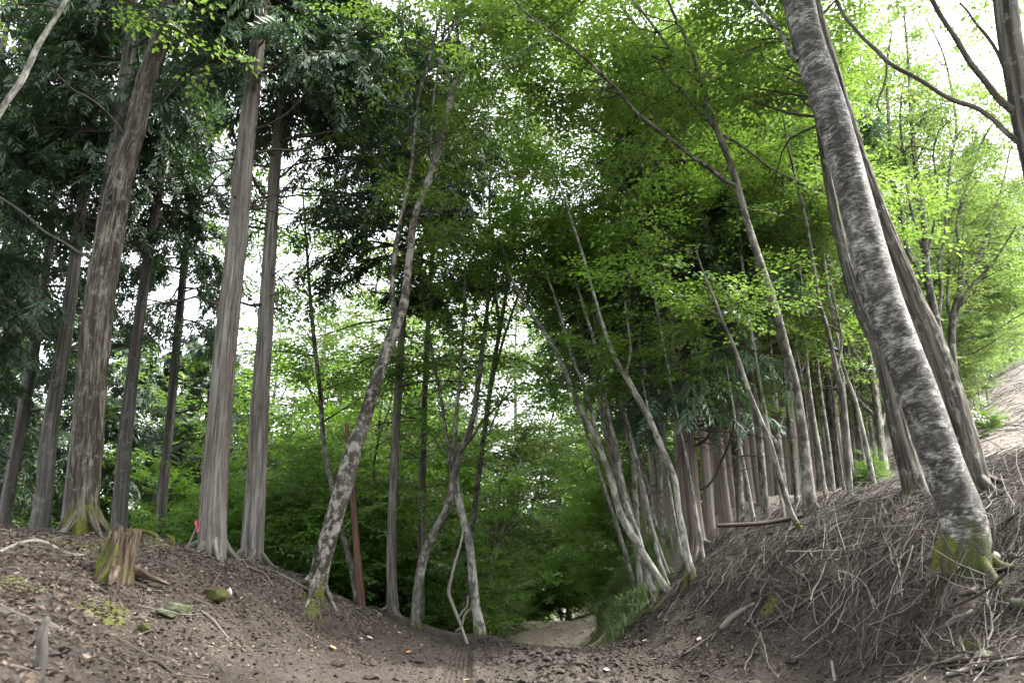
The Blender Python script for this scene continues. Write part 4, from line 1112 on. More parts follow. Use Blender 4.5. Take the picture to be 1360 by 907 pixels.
def place(kind, name, label, group, x, y, rot, sc=1.0, scz=None, dz=0.0):
    parts, crown, tw = PROTO[kind]
    z = float(height0(x, y)) + dz
    root = empty(name, (x, y, z), label=label, category='tree', group=group)
    root.rotation_euler = (0, 0, rot)
    root.scale = (sc, sc, scz or sc)
    for n_, me in parts:
        link(n_, me, root)
    c = link('crown', crown, root)
    link('twigs', tw, c, kind='stuff')
    return root

LANDMARKS = [(-80, 'outside the left edge'), (5, 'behind the leftmost dark trunk'), (50, 'behind the grey trunk at left'), (108, 'behind the thick furrowed trunk'), (190, 'right of the furrowed trunk'),
    (235, 'left of the ribbon stake'), (283, 'behind the ribbon stake'), (335, 'behind the slim reddish trunk'), (385, 'left of the leaning birch'), (440, 'behind the leaning birch'), (478, 'behind the red dead stem'),
    (520, 'behind the slender trackside trunk'), (560, 'behind the crossing stems'), (605, 'right of the crossing stems'), (655, 'over the left edge of the gravel'), (720, 'over the middle of the gravel'), (775, 'over the right edge of the gravel'),
    (815, 'left of the leaning clump'), (850, 'behind the leaning clump'), (895, 'behind the sinuous stem'), (930, 'behind the red-barked trunk'), (965, 'right of the red-barked trunk'), (1000, 'left of the slanting slim stem'), (1040, 'behind the slanting slim stem'),
    (1075, 'behind the arching maple'), (1110, 'left of the dark forked stem'), (1150, 'right of the dark forked stem'), (1200, 'behind the ribbed trunks'), (1250, 'behind the great birch'), (1300, 'right of the great birch'), (1345, 'near the right edge'), (1400, 'past the right edge')]
DEPTHS = [(20.5, 'close'), (24.5, 'nearer'), (29, 'mid-distance'), (38, 'farther'), (52, 'distant'), (70, 'very distant'), (999, 'farthest')]
def place_px(kind, name, label, group, px, y, *a, **k):
    mark = min(LANDMARKS, key=lambda m_: abs(m_[0] - px))[1]
    label = next(d_ for lim, d_ in DEPTHS if y < lim) + ' ' + label + ' ' + mark
    d = ray(px, 700)
    return place(kind, name, label, group, d[0] / d[1] * y, y, *a, **k)

BR = np.random.default_rng(55)
L_, G_ = 'leafy green tree below left bank', 'green trees on the slope below the left bank'
for kind, px, y, s in [('wood_a', 395, 22, 0.85), ('wood_b', 330, 25, 1.0), ('wood_c', 265, 28, 0.95), ('wood_b', 455, 26, 1.0), ('wood_a', 430, 33, 1.2), ('wood_c', 530, 30, 1.0),
                       ('wood_b', 560, 30, 1.1), ('wood_a', 205, 31, 1.0), ('wood_b', 120, 29, 1.0), ('wood_c', 375, 34, 1.3), ('wood_c', 585, 38, 1.0), ('wood_b', 30, 30, 1.0), ('wood_c', -30, 24, 1.1),
                       ('wood_c', 500, 22, 0.8)]:
    place_px(kind, 'broadleaf_tree', L_, G_, px, y, BR.uniform(0, 6.28), s)
# unseen trees added behind the viewpoint to shade the banks
for kind, x, y, s, r in [('dark', -7.5, -3.0, 1.1, 0.3), ('tall_a', -4.8, -7.0, 1.1, 1.4), ('tall_b', 5.6, -3.5, 1.1, 2.2), ('dark', 9.5, -1.5, 1.1, 4.0), ('tall_a', 6.8, -9.0, 1.1, 5.0), ('dark', -10.0, 3.0, 1.0, 2.0), ('dark', -3.9, -13.0, 1.1, 3.0), ('tall_b', 1.0, -16.0, 1.2, 3.6)]:
    place(kind, 'cypress_tree' if kind == 'dark' else 'maple_tree', 'unseen tree added behind the viewpoint for shade', 'added shade trees behind the viewpoint', x, y, r, s)
L_, G_ = 'low leafy shrub over the left crest', 'shrubs over the crest of the left bank'
for px, y, s in [(370, 18, 0.9), (410, 19, 1.0), (450, 20.5, 1.1), (495, 22, 1.0), (545, 23, 1.1), (590, 24, 1.1), (240, 20, 0.9), (310, 19, 0.9), (610, 20, 0.7)]:
    place_px('shrub', 'shrub', L_, G_, px, y, BR.uniform(0, 6.28), s)
L_, G_ = 'green tree beyond the track end', 'trees beyond the end of the track'
for kind, px, y, s in [('far_a', 632, 50, 0.9), ('far_b', 690, 62, 0.9), ('far_a', 745, 54, 0.9), ('far_b', 792, 47, 0.9), ('far_b', 830, 40, 0.8), ('far_a', 600, 58, 1.1),
                       ('far_b', 655, 78, 1.2), ('far_a', 725, 84, 1.3), ('far_b', 795, 70, 1.3), ('far_b', 545, 60, 1.1), ('far_a', 850, 56, 1.1)]:
    place_px(kind, 'broadleaf_tree', L_, G_, px, y, BR.uniform(0, 6.28), s)
L_, G_ = 'low shrub at the track end', 'shrubs at the end of the track'
for px, y, s in [(655, 40, 1.0), (690, 46, 1.0), (725, 47, 0.95), (755, 46, 1.0), (785, 45, 1.0), (812, 40, 0.9), (630, 36, 0.8)]:
    place_px('shrub', 'shrub', L_, G_, px, y, BR.uniform(0, 6.28), s)
L_, G_ = 'tall maple over the track', 'tall maples over the track'
for kind, px, y, s, r in [('tall_b', 560, 36, 1.45, 2.0), ('tall_b', 628, 47, 1.75, 5.0), ('tall_b', 840, 44, 1.5, 0.7), ('tall_b', 752, 60, 1.8, 3.7), ('tall_b', 688, 56, 2.0, 1.5)]:
    place_px(kind, 'maple_tree', L_, G_, px, y, r, s)
L_, G_ = 'tall leafy tree far behind the left bank', 'tall leafy trees behind the left bank'
for kind, px, y, s, r in [('tall_b', 490, 33, 1.35, 0.8), ('tall_b', 415, 36, 1.45, 1.9), ('tall_b', 345, 34, 1.35, 2.7), ('tall_a', 250, 40, 1.2, 0.3), ('tall_b', 150, 42, 1.2, 4.4), ('tall_a', 60, 38, 1.1, 5.2)]:
    place_px(kind, 'broadleaf_tree', L_, G_, px, y, r, s)
L_, G_ = 'tall leafy tree behind right bank', 'tall leafy trees behind the right bank'
for kind, px, y, s, r in [('tall_b', 1045, 21, 0.95, 0.8), ('tall_a', 1120, 24, 1.0, 2.9), ('tall_b', 1185, 22, 0.95, 4.2), ('tall_b', 1090, 33, 1.1, 5.5), ('tall_b', 1222, 26, 1.3, 3.3), ('tall_b', 1150, 36, 1.1, 0.1), ('tall_b', 1255, 30, 1.2, 1.3), ('tall_b', 1205, 40, 1.2, 4.6), ('tall_b', 920, 42, 1.4, 2.2)]:
    place_px(kind, 'broadleaf_tree', L_, G_, px, y, r, s)
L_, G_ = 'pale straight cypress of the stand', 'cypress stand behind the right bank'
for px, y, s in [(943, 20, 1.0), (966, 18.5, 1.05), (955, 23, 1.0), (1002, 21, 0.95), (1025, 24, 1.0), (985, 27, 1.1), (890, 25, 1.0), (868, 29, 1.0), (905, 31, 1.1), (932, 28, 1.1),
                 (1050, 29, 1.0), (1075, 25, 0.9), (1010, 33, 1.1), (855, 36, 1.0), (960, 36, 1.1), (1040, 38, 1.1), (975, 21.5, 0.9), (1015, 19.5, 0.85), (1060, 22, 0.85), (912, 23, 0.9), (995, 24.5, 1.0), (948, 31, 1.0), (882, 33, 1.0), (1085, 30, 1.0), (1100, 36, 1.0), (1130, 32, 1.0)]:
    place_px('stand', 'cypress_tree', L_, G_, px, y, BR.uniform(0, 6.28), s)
L_, G_ = 'thin pale trunk of the crowded stand', 'thin trunks behind the right ridge'
for i, px in enumerate([1088, 1096, 1103, 1112, 1119, 1136, 1143, 1152, 1159, 1173, 1060, 1047, 1034, 880, 898, 846, 1092, 1147, 1180, 1108, 1128, 1068, 1083, 1124, 1165, 1185, 1099, 1140, 1155, 1117, 1021, 1012, 990]):
    place_px('stand_thin' if i % 2 else 'pole', 'cypress_tree', L_, G_, px, 17.5 + (i * 5.3) % 13, BR.uniform(0, 6.28), BR.uniform(0.85, 1.15))
L_, G_ = 'dark cypress in the left wood', 'dark cypresses behind the left bank'
for px, y, s in [(-60, 19, 1.0), (-130, 14, 1.0), (75, 24, 0.9), (-30, 27, 1.0), (148, 25, 0.85), (222, 28, 0.95), (292, 31, 1.0), (255, 23, 0.7)]:
    place_px('dark', 'cypress_tree', L_, G_, px, y, BR.uniform(0, 6.28), s)
L_, G_ = 'pale-leaved hillside tree', 'trees on the right hillside'
for kind, px, y, s in [('wood_c', 1283, 38, 0.55), ('wood_c', 1300, 46, 0.5), ('wood_c', 1316, 41, 0.4), ('wood_c', 1338, 47, 0.45), ('wood_c', 1326, 52, 0.55), ('wood_c', 1352, 54, 0.6), ('far_b', 1250, 52, 0.9), ('far_b', 1320, 62, 0.6), ('far_b', 1290, 66, 0.9), ('far_a', 1340, 74, 0.9), ('far_b', 1372, 56, 0.75), ('far_a', 1348, 58, 0.7), ('far_b', 1330, 66, 0.8), ('far_a', 1362, 64, 0.8), ('far_b', 1305, 56, 0.7), ('far_a', 1385, 72, 0.8),
                       ('far_a', 1360, 88, 1.0), ('far_b', 1310, 86, 1.0), ('far_a', 1285, 95, 1.1), ('far_a', 1395, 95, 1.0), ('far_b', 1215, 60, 1.0), ('far_a', 1180, 66, 1.1),
                       ('far_a', 1335, 100, 1.1), ('far_b', 1365, 108, 1.1), ('far_a', 1140, 58, 1.1), ('far_b', 1090, 62, 1.1), ('far_a', 1030, 60, 1.1), ('far_b', 970, 58, 1.1), ('far_a', 910, 56, 1.1)]:
    place_px(kind, 'broadleaf_tree', L_, G_, px, y, BR.uniform(0, 6.28), s)
L_, G_ = 'thin bare-stemmed tree on the pale slope', 'thin trees on the pale slope'
for px, y, s in [(1288, 26, 0.6), (1299, 30, 0.65), (1306, 34, 0.6), (1318, 37, 0.7), (1327, 33, 0.6), (1294, 36, 0.7), (1312, 42, 0.7), (1340, 41, 0.7), (1352, 46, 0.8)]:
    place_px('wood_thin', 'broadleaf_tree', L_, G_, px, y, BR.uniform(0, 6.28), s)
L_, G_ = 'small green shrub on pale slope', 'shrubs on the pale right slope'
for px, y, s in [(1168, 17.5, 0.25), (1333, 27, 0.28)]:
    place_px('shrub', 'shrub', L_, G_, px, y, BR.uniform(0, 6.28), s)

# ------------------------------------------------------------------ things lying on the ground
DR = np.random.default_rng(909)

def lying(name, label, pts, mat, category='branch', group=None, lift=0.5, sides=8, forks=(), Yfix=None, spacing=0.04, lump=0.12, mat_fork=None):
    """A stick or root traced along the ground; points (x, y, width px)."""
    rows = []
    for px, py, w in pts:
        if Yfix:
            p, t = at(px, py, Yfix)
        else:
            p, t = ground_at(px, py)
        r = w / 2 * t / F_PX
        p = p + np.array([0, 0, r * lift])
        rows.append([*p, r])
    S = spline(np.array(rows), spacing)
    org = S[len(S) // 2, :3].copy()
    root = empty(name, org, label=label, category=category)
    if group:
        root['group'] = group
    link('stem', rebase(trunk_mesh('stem', S, sides, M[mat], 0, 0, 9, lump, int(DR.integers(999)), zshift=5), org), root)
    for fk in forks:
        rows = []
        for px, py, w in fk:
            p, t = at(px, py, Yfix) if Yfix else ground_at(px, py)
            r = w / 2 * t / F_PX
            rows.append([*(p + np.array([0, 0, r * lift + 0.03])), r])
        LS = spline(np.array(rows), spacing)
        link('fork', rebase(trunk_mesh('fork', LS, 6, M[mat_fork or mat], 0, 0, 9, lump, int(DR.integers(999)), zshift=5), org), root)
    return root

lying('log', 'pale weathered log half sunk in leaf litter, lower left', [(2, 800, 15), (30, 812, 17), (65, 825, 17), (95, 840, 16), (120, 850, 10)], 'dead', 'log', lift=0.2, sides=16, lump=0.35)
def upright_peg():
    q, t = ground_at(52, 893)
    S = np.array([[*(q + np.array([0, 0, -0.1])), 0.034], [*(q + np.array([0.0, 0.0, 0.08])), 0.033], [*at(56, 845, q[1])[0], 0.03], [*at(62, 822, q[1] + 0.02)[0], 0.02]])
    r = empty('snapped_branch', q, label='short brown snapped branch standing up from leaf litter', category='branch')
    link('stem', rebase(trunk_mesh('stem', spline(S, 0.02), 14, M['cypress_dark'], 0, 0.003, 9, 0.1, 4), q), r)
upright_peg()
lying('fallen_branch', 'thin grey branch along the skyline at far left edge', [(0, 706, 5), (18, 708, 5), (38, 720, 5), (62, 733, 4)], 'dead')
lying('fallen_branch', 'long pale branch lying left of the broken stump', [(0, 729, 6), (30, 731, 6), (55, 733, 5), (90, 740, 5), (125, 737, 3)], 'dead_pale')
lying('exposed_root', 'long grey root running down the crest of the left bank', [(252, 718, 2.5), (268, 728, 4), (285, 737, 4), (312, 741, 4.5), (345, 753, 4.5), (375, 766, 4), (402, 778, 4), (425, 789, 3)], 'dead', 'root', lift=0.7, lump=0.25)
lying('fallen_branch', 'slanting pale stick below the mossy stones on left bank', [(266, 821, 4), (283, 832, 5), (302, 846, 5), (324, 868, 3)], 'dead', lift=1.0)
lying('fallen_branch', 'dark stick at the foot of the broken stump', [(163, 773, 5), (185, 779, 5), (213, 784, 3)], 'dead_dark', lift=1.0)
lying('mossy_root', 'arched mossy root beside the broken stump', [(168, 706, 5), (188, 707, 6), (205, 712, 6), (214, 725, 5), (224, 727, 5), (229, 717, 5), (222, 712, 4)], 'mossy', 'root', Yfix=11.0,
      forks=[[(229, 716, 4), (230, 728, 4), (224, 742, 3)], [(212, 722, 4), (222, 738, 4), (236, 752, 2)]])
lying('fallen_branch', 'thin grey stick left of the yellow mossed stone', [(205, 800, 3), (235, 806, 3), (262, 808, 3)], 'dead', lift=1.0)
lying('fallen_branch', 'curved grey stick on the left bank below long root', [(320, 752, 3), (332, 765, 3), (350, 772, 3), (362, 785, 2)], 'dead', lift=1.2)
lying('fallen_branch', 'short reddish stick in lower left litter', [(180, 872, 5), (205, 880, 5), (228, 893, 4)], 'dead_dark', lift=1.0)

# broken stump
def stump():
    q, t = ground_at(152, 770)
    rng = np.random.default_rng(5)
    n, K = 64, 22
    H = 0.56 * q[1] / 9.0
    ang = np.arange(n) * 2 * pi / n
    top = H * (0.84 + 0.14 * vnoise(np.stack([np.cos(ang) * 2.5, np.sin(ang) * 2.5, 0 * ang], 1), 3) + 0.10 * np.sin(ang * 1 + 0.5) * 0.6 + 0.16 * vnoise(np.stack([np.cos(ang) * 9, np.sin(ang) * 9, 0 * ang], 1), 8))
    V, bark = [], []
    for k in range(K):
        s = k / (K - 1)
        z = -0.3 + (top + 0.3) * s
        r = 0.135 * (1 + 0.12 * (1 - s)) * (1 + 0.95 * np.exp(-np.maximum(z + 0.02, 0) / 0.2) * (0.55 + 0.6 * np.cos(ang - 3.3) + 0.25 * np.cos(4 * ang + 1)))
        r = r * (1 + 0.16 * (1 - 2 * np.abs(vnoise(np.stack([np.cos(ang) * 4.5, np.sin(ang) * 4.5, z * 2], 1), 12))) + 0.06 * vnoise(np.stack([np.cos(ang) * 11, np.sin(ang) * 11, z * 5], 1), 15))
        V.append(np.stack([r * np.cos(ang) + 0.09 * s * 0.6, r * np.sin(ang), z], 1))
        bark.append(np.stack([0.18 * np.cos(ang), 0.18 * np.sin(ang), np.maximum(z, 0)], 1))
    for s, rf in ((0.0, 0.72), (0.35, 0.6), (0.6, 0.35)):           # ragged hollow inside
        z = top - 0.02 - s * 0.25
        r = 0.135 * rf
        V.append(np.stack([r * np.cos(ang) + 0.05, r * np.sin(ang), z], 1)); bark.append(np.stack([0.1 * np.cos(ang), 0.1 * np.sin(ang), z + 2], 1))
    K = len(V)
    V = np.vstack(V); bark = np.vstack(bark)
    idx = np.arange(K * n).reshape(K, n)
    a, b = idx[:-1], idx[1:]
    Q = np.stack([a, np.roll(a, -1, 1), np.roll(b, -1, 1), b], -1).reshape(-1, 4)
    V = np.vstack([V, [[0.05, 0, H * 0.5]]]); bark = np.vstack([bark, [[0, 0, 3]]])
    T = np.stack([idx[-1], np.roll(idx[-1], -1), np.full(n, len(V) - 1)], -1)
    t_ = NT('rotten_stump_wood')
    bk = t_.attr('bark')
    fib = t_.noise(t_.mapping(bk, (26, 26, 3)), 1.0, 6, 0.65, 0.5)
    col = t_.ramp(fib, [(0.36, (0.018, 0.013, 0.01)), (0.52, (0.085, 0.063, 0.046)), (0.7, (0.22, 0.18, 0.14))])
    sp = sep_z(t_, bk)
    mn = t_.noise(t_.mapping(bk, (9, 9, 5)), 1.0, 5, 0.65)
    k_ = t_.math('SUBTRACT', mn, t_.math('ADD', t_.math('MULTIPLY', sp[0], 1.1), t_.math('MULTIPLY', sp[2], 0.45)))
    col = t_.mix(t_.ramp(k_, [(0.40, 0.0), (0.56, 1.0)]), col, t_.ramp(t_.noise(t_.mapping(bk, (70, 70, 70)), 1, 2), [(0.3, (0.045, 0.06, 0.01)), (0.7, (0.15, 0.17, 0.03))]))
    mat = t_.surface(col, 0.95, fib, 0.02, 0.1)
    r = empty('tree_stump', q, label='broken rotten tree stump with moss on its left side', category='stump')
    link('stem', make_mesh('stump', V, Q, T, {'bark': bark}, [mat], smooth_shade=True), r)
    # two flat roots and a standing splinter
    for a0, L in ((3.3, 0.5), (5.1, 0.45), (0.3, 0.4)):
        s = np.linspace(0, 1, 6)
        P = np.stack([(0.13 + L * s) * math.cos(a0), (0.13 + L * s) * math.sin(a0), 0.10 - 0.16 * s, 0.06 * (1 - 0.75 * s)], 1)
        link('root', trunk_mesh('root', spline(P, 0.05), 10, mat, 0, 0, 9, 0.12, int(a0 * 10)), r)
stump()

# marker stake
def stake():
    S = path3d([(243, 742, 3.2), (252, 720, 3.2), (261, 700, 3.0), (270, 681, 2.4)], 10.9)
    q = S[0, :3].copy()
    r = empty('marker_stake', q, label='thin marker stake tied with pink ribbon', category='stake')
    link('stick', rebase(trunk_mesh('stick', spline(ground_stem(S), 0.03), 8, M['dead'], 0, 0, 9, 0.1, 3), q), r)
    t_ = NT('pink_ribbon')
    pink = t_.surface((0.75, 0.045, 0.22), 0.45, spec=0.4)
    for k, poly in enumerate([[(261, 692, 0), (264, 694, .01), (265, 700, .02), (262, 706, .0)], [(261, 693, 0), (260, 698, -.01), (263, 703, -.02), (266, 705, -.01)], [(258.5, 695, .02), (261, 691, .022), (264, 692.5, .0)]]):
        V = []
        for i, (px, py, dy) in enumerate(poly):
            p = at(px, py, 10.88 + dy)[0]
            V += [p + np.array([-0.008, 0.008 * (-1) ** i, 0.004]), p + np.array([0.008, -0.006, -0.004])]
        V = np.array(V)
        V = np.vstack([V, V + np.array([0, 0.0016, 0])])
        m = len(poly) * 2
        F = []
        for i in range(len(poly) - 1):
            a = 2 * i
            F += [[a, a + 1, a + 3, a + 2], [m + a, m + a + 2, m + a + 3, m + a + 1]]
        link('ribbon', make_mesh('ribbon', V - q, np.array(F), None, None, [pink], smooth_shade=True), r)
stake()

# stones
def stone(name, label, px, py, wpx, hpx, mat, seed, depth_k=0.8, sink=0.3, flat=False, tilt=0.0):
    q, t = ground_at(px, py + hpx * 0.4)
    k = t / F_PX
    a, c = wpx * k / 2, hpx * k / 2 * (1 + sink)
    import bmesh
    bm = bmesh.new()
    bmesh.ops.create_icosphere(bm, subdivisions=4, radius=1.0)
    co = np.array([v.co[:] for v in bm.verts])
    f = np.array([[v.index for v in fc.verts] for fc in bm.faces])
    bm.free()
    # chipped flat faces
    rng = np.random.default_rng(seed)
    for _ in range(12):
        n_ = norm(rng.normal(0, 1, 3)); d = rng.uniform(0.55, 0.85)
        ex = np.maximum(co @ n_ - d, 0)
        co = co - ex[:, None] * n_ * 0.9
    co = co * (1 + 0.07 * fbm(co * 2.2, 3, seed))[:, None]
    if flat:
        co[:, 2] = np.clip(co[:, 2], -1, 0.45)
    co = co * np.array([a, a * depth_k, c])
    ct, st = cos(tilt), sin(tilt)
    co = np.stack([co[:, 0] * ct - co[:, 2] * st, co[:, 1], co[:, 0] * st + co[:, 2] * ct], 1)
    o = link(name, make_mesh('stone', co, None, f, None, [mat], smooth_shade=True), None, label=label, category='stone')
    o.location = (q[0], q[1], q[2] + c * (1 - sink * 1.4) * 0.8)
    return o

def stone_mat(name, base, mossy):
    t = NT(name)
    p = t.n('TexCoord').outputs['Object']
    n1 = t.noise(p, 14, 6, 0.7); n2 = t.noise(p, 60, 4, 0.7)
    col = t.ramp(n2, [(0.3, tuple(c * 0.5 for c in base)), (0.7, tuple(min(1, c * 1.3) for c in base))])
    m = t.ramp(n1, [(0.5 - mossy * 0.3, 0.0), (0.62 - mossy * 0.3, 1.0)])
    col = t.mix(m if mossy else 0.0, col, t.ramp(n2, [(0.3, (0.022, 0.025, 0.008)), (0.7, (0.085, 0.085, 0.024))]))
    return t.surface(col, 0.9, n2, 0.008, 0.2)
SM1 = stone_mat('yellow_mossed_stone', (0.16, 0.14, 0.10), 0.75)
SM2 = stone_mat('grey_green_stone', (0.13, 0.14, 0.11), 0.15)
SM3 = stone_mat('pale_stone', (0.48, 0.46, 0.43), 0.0)
stone('stone', 'yellow-green mossed stone on the left bank below ribbon stake', 284, 792, 38, 20, SM1, 1)
stone('stone', 'flat grey-green slab of stone on the left bank', 238, 815, 44, 22, SM2, 2, flat=True, tilt=-0.25)
stone('stone', 'thin pale-green slab against the flat grey slab', 222, 824, 30, 9, SM2, 3, flat=True, tilt=-0.2)
stone('stone', 'small round yellow mossed stone low on left bank', 189, 838, 21, 16, SM1, 4)
stone('stone', 'white stone right beside the foot of the great birch', 1325, 758, 20, 20, SM3, 5)
stone('stone', 'dull mossy stone low at the right edge', 1308, 871, 28, 16, SM2, 6)
stone('stone', 'small pale stone in leaf litter right of the yellow mossed stone', 303, 786, 10, 10, SM3, 7)
stone('stone', 'grey rock at the right picture edge in brushwood', 1352, 803, 24, 20, SM2, 8)

# branches one can follow on the right bank
lying('fallen_branch', 'dark branch jutting out level above the leaning clump', [(952, 699, 5), (985, 698, 6), (1015, 696, 6), (1045, 691, 6), (1068, 686, 6), (1095, 684, 4)], 'dead_dark', Yfix=12.2)
lying('fallen_branch', 'long pale branch crossing the brushwood below the arching maple', [(1057, 752, 1.9), (1075, 741, 3.1), (1088, 732, 3.1), (1100, 716, 3.1), (1115, 703, 3.1), (1138, 692, 2.5)], 'dead_pale', lift=2.2,
      forks=[[(1075, 741, 1.9), (1080, 750, 1.2), (1086, 757, 1.2)], [(1100, 716, 1.9), (1092, 708, 1.2), (1078, 712, 1.2)]])
lying('fallen_branch', 'pale root-like dead branch arching with many prongs', [(1018, 832, 3.7), (1040, 820, 4.3), (1062, 811, 4.3), (1085, 797, 3.7), (1100, 783, 3.7), (1114, 768, 3.1)], 'dead', lift=1.6, mat_fork='dead_pale',
      forks=[[(1114, 768, 2.5), (1117, 782, 2.5), (1124, 795, 1.9), (1130, 806, 1.2)], [(1115, 767, 2.5), (1130, 773, 2.5), (1141, 787, 2.5), (1140, 803, 1.9), (1136, 817, 1.2)], [(1122, 768, 2.5), (1142, 780, 2.5), (1154, 794, 2.5), (1158, 806, 2.5), (1163, 824, 1.9)],
             [(1098, 795, 1.9), (1084, 806, 1.9), (1072, 818, 1.2)], [(1092, 797, 1.9), (1098, 810, 1.2), (1105, 824, 1.2)], [(1108, 780, 1.9), (1122, 778, 1.2), (1136, 782, 1.2)]])
lying('fallen_branch', 'kinked pale stick left of the great birch foot', [(1228, 722, 1.9), (1225, 738, 2.5), (1227, 752, 2.5), (1238, 767, 2.5), (1234, 787, 1.9), (1222, 805, 1.2)], 'dead_pale', lift=2.0)
lying('exposed_root', 'pale hooked root against the great birch trunk', [(1308, 682, 2), (1316, 684, 3), (1320, 699, 3.5), (1321, 715, 3.5), (1318, 734, 3)], 'dead', 'root', Yfix=7.3)
lying('exposed_root', 'thick dark root slanting down from the great birch', [(1345, 722, 5), (1330, 742, 8), (1312, 764, 9), (1296, 784, 8), (1278, 800, 5)], 'dead_dark', 'root', lift=0.8)
lying('fallen_branch', 'long dark red branch along the foot of the right bank', [(1202, 858, 7), (1218, 872, 8), (1240, 879, 9), (1275, 882, 9), (1318, 880, 8), (1360, 868, 7), (1390, 860, 6)], 'dead_dark', lift=1.0)
lying('fallen_branch', 'pale branch below the dark red one, bottom right', [(1258, 904, 5), (1280, 896, 6), (1300, 888, 6), (1332, 884, 5), (1362, 872, 4)], 'dead_pale', lift=1.2)
lying('log', 'short pale broken log in brushwood right of centre bank', [(1259, 837, 8), (1272, 831, 10), (1284, 825, 8), (1293, 818, 5)], 'dead', 'log', lift=1.0)
lying('log', 'grey log slanting at the left foot of the right bank', [(958, 840, 8), (972, 826, 9), (986, 814, 8), (1002, 803, 5)], 'dead', 'log', lift=0.8)
lying('fallen_branch', 'mossy log among green moss under the leaning clump', [(838, 835, 8), (852, 823, 9), (868, 812, 9), (884, 803, 6)], 'mossy', 'log', lift=0.8)
def leaning_snag():
    S = path3d([(898, 825, 22), (903, 805, 17), (908, 785, 11), (911, 765, 7), (914, 752, 3)], 14.0)
    S[0, 2] -= 0.15
    q = S[0, :3].copy()
    r = empty('tree_stump', q, label='dark pointed snag below the sinuous stem', category='stump')
    link('stem', rebase(trunk_mesh('stem', spline(S, 0.04), 16, M['mossy'], 0.3, 0.01, 8, 0.15, 8), q), r)
leaning_snag()
lying('fallen_branch', 'grey stick fan left of the leaning clump foot', [(826, 758, 4), (838, 770, 5), (848, 782, 5)], 'dead', lift=2.0, forks=[[(835, 766, 3), (830, 778, 2), (832, 788, 2)]])
lying('fallen_branch', 'pale peg standing on the soil at bottom right', [(1105, 883, 4), (1107, 893, 5), (1109, 903, 5)], 'dead_pale', lift=1.0)

# --- fallen branches among the brushwood: a dozen shapes, copied one by one
def branch_shape(rng, L):
    n = 9
    P = np.cumsum(np.vstack([[0, 0, 0], np.stack([np.full(n - 1, L / (n - 1)), rng.normal(0, 0.028 * L, n - 1), rng.normal(0, 0.012, n - 1)], 1)]), 0)
    P -= P.mean(0); P[:, 2] -= P[:, 2].min() - 0.01
    r0 = 0.004 + 0.0065 * L * rng.uniform(0.5, 1.2)
    vs = [tubes(P[None], (r0 * np.linspace(1, 0.3, n))[None], 6)]
    for _ in range(rng.integers(3, 8)):
        i = rng.integers(2, n - 2)
        d = norm(P[i + 1] - P[i] + rng.normal(0, 0.5 * L / n, 3) * np.array([1, 1.6, 0.4]))
        Lf = L * rng.uniform(0.15, 0.4)
        q = curved(P[i][None], d[None], np.array([Lf]), 6, rng, 0.0, 0.1, 0.12)
        vs.append(tubes(q, (r0 * 0.5 * np.linspace(1, 0.3, 6))[None], 4))
    V, Q, B, o = [], [], [], 0
    for v, q, b in vs:
        V.append(v); Q.append(q + o); B.append(b); o += len(v)
    return np.vstack(V), np.vstack(Q), np.vstack(B)
shapes = {}
for mt in ('dead', 'dead_dark', 'dead_pale'):
    shapes[mt] = []
    for k in range(7):
        v, q, b = branch_shape(DR, DR.uniform(0.5, 1.5))
        shapes[mt].append(make_mesh('branch', v, q, None, {'bark': b}, [M[mt]], smooth_shade=True))

def slope_frame(x, y):
    e = 0.15
    return (float(height(x + e, y)) - float(height(x - e, y))) / (2 * e), (float(height(x, y + e)) - float(height(x, y - e))) / (2 * e)

from mathutils import Matrix, Vector, Euler
def lay(me, x, y, rot, sc, lift, name, label, group, category='branch'):
    z = float(height(x, y)) + lift
    sx, sy = slope_frame(x, y)
    up = Vector((-sx, -sy, 1)).normalized()
    q = up.to_track_quat('Z', 'X').to_matrix().to_4x4()
    o = link(name, me, None, label=label, category=category, group=group)
    o.matrix_world = Matrix.Translation((x, y, z)) @ q @ Matrix.Rotation(rot, 4, 'Z') @ Matrix.Scale(sc, 4)
    return o

LAB = {'dead': ('grey bare branch lying in the brushwood on the right bank', 'grey branches in the brushwood'),
       'dead_dark': ('dark bare branch lying in the brushwood on the right bank', 'dark branches in the brushwood'),
       'dead_pale': ('bleached bare branch lying in the brushwood on the right bank', 'bleached branches in the brushwood')}
cnt = 0
while cnt < 240:
    px, py = DR.uniform(930, 1360), DR.uniform(655, 900)
    q, t = ground_at(px, py)
    if q[2] < 0.16 or t > 16:
        continue
    mt = DR.choice(['dead', 'dead', 'dead', 'dead_dark', 'dead_dark', 'dead_dark', 'dead_dark', 'dead_pale'])
    sc = DR.uniform(0.45, 1.0)
    rot = DR.normal(0.5, 0.8) if DR.random() < 0.6 else DR.uniform(0, 6.28)
    lay(shapes[mt][DR.integers(7)], q[0], q[1], rot, sc, DR.uniform(0.0, 0.07), 'fallen_branch', *LAB[mt])
    cnt += 1
LL = ('thin dry stick lying in the leaf litter on the left bank', 'sticks on the left bank')
cnt = 0
while cnt < 46:
    px, py = DR.uniform(0, 430), DR.uniform(715, 900)
    q, t = ground_at(px, py)
    if q[2] < 0.1 or t > 16:
        continue
    lay(shapes[DR.choice(['dead', 'dead_dark', 'dead'])][DR.integers(7)], q[0], q[1], DR.uniform(0, 6.28), DR.uniform(0.2, 0.45), 0.01, 'fallen_branch', *LL)
    cnt += 1

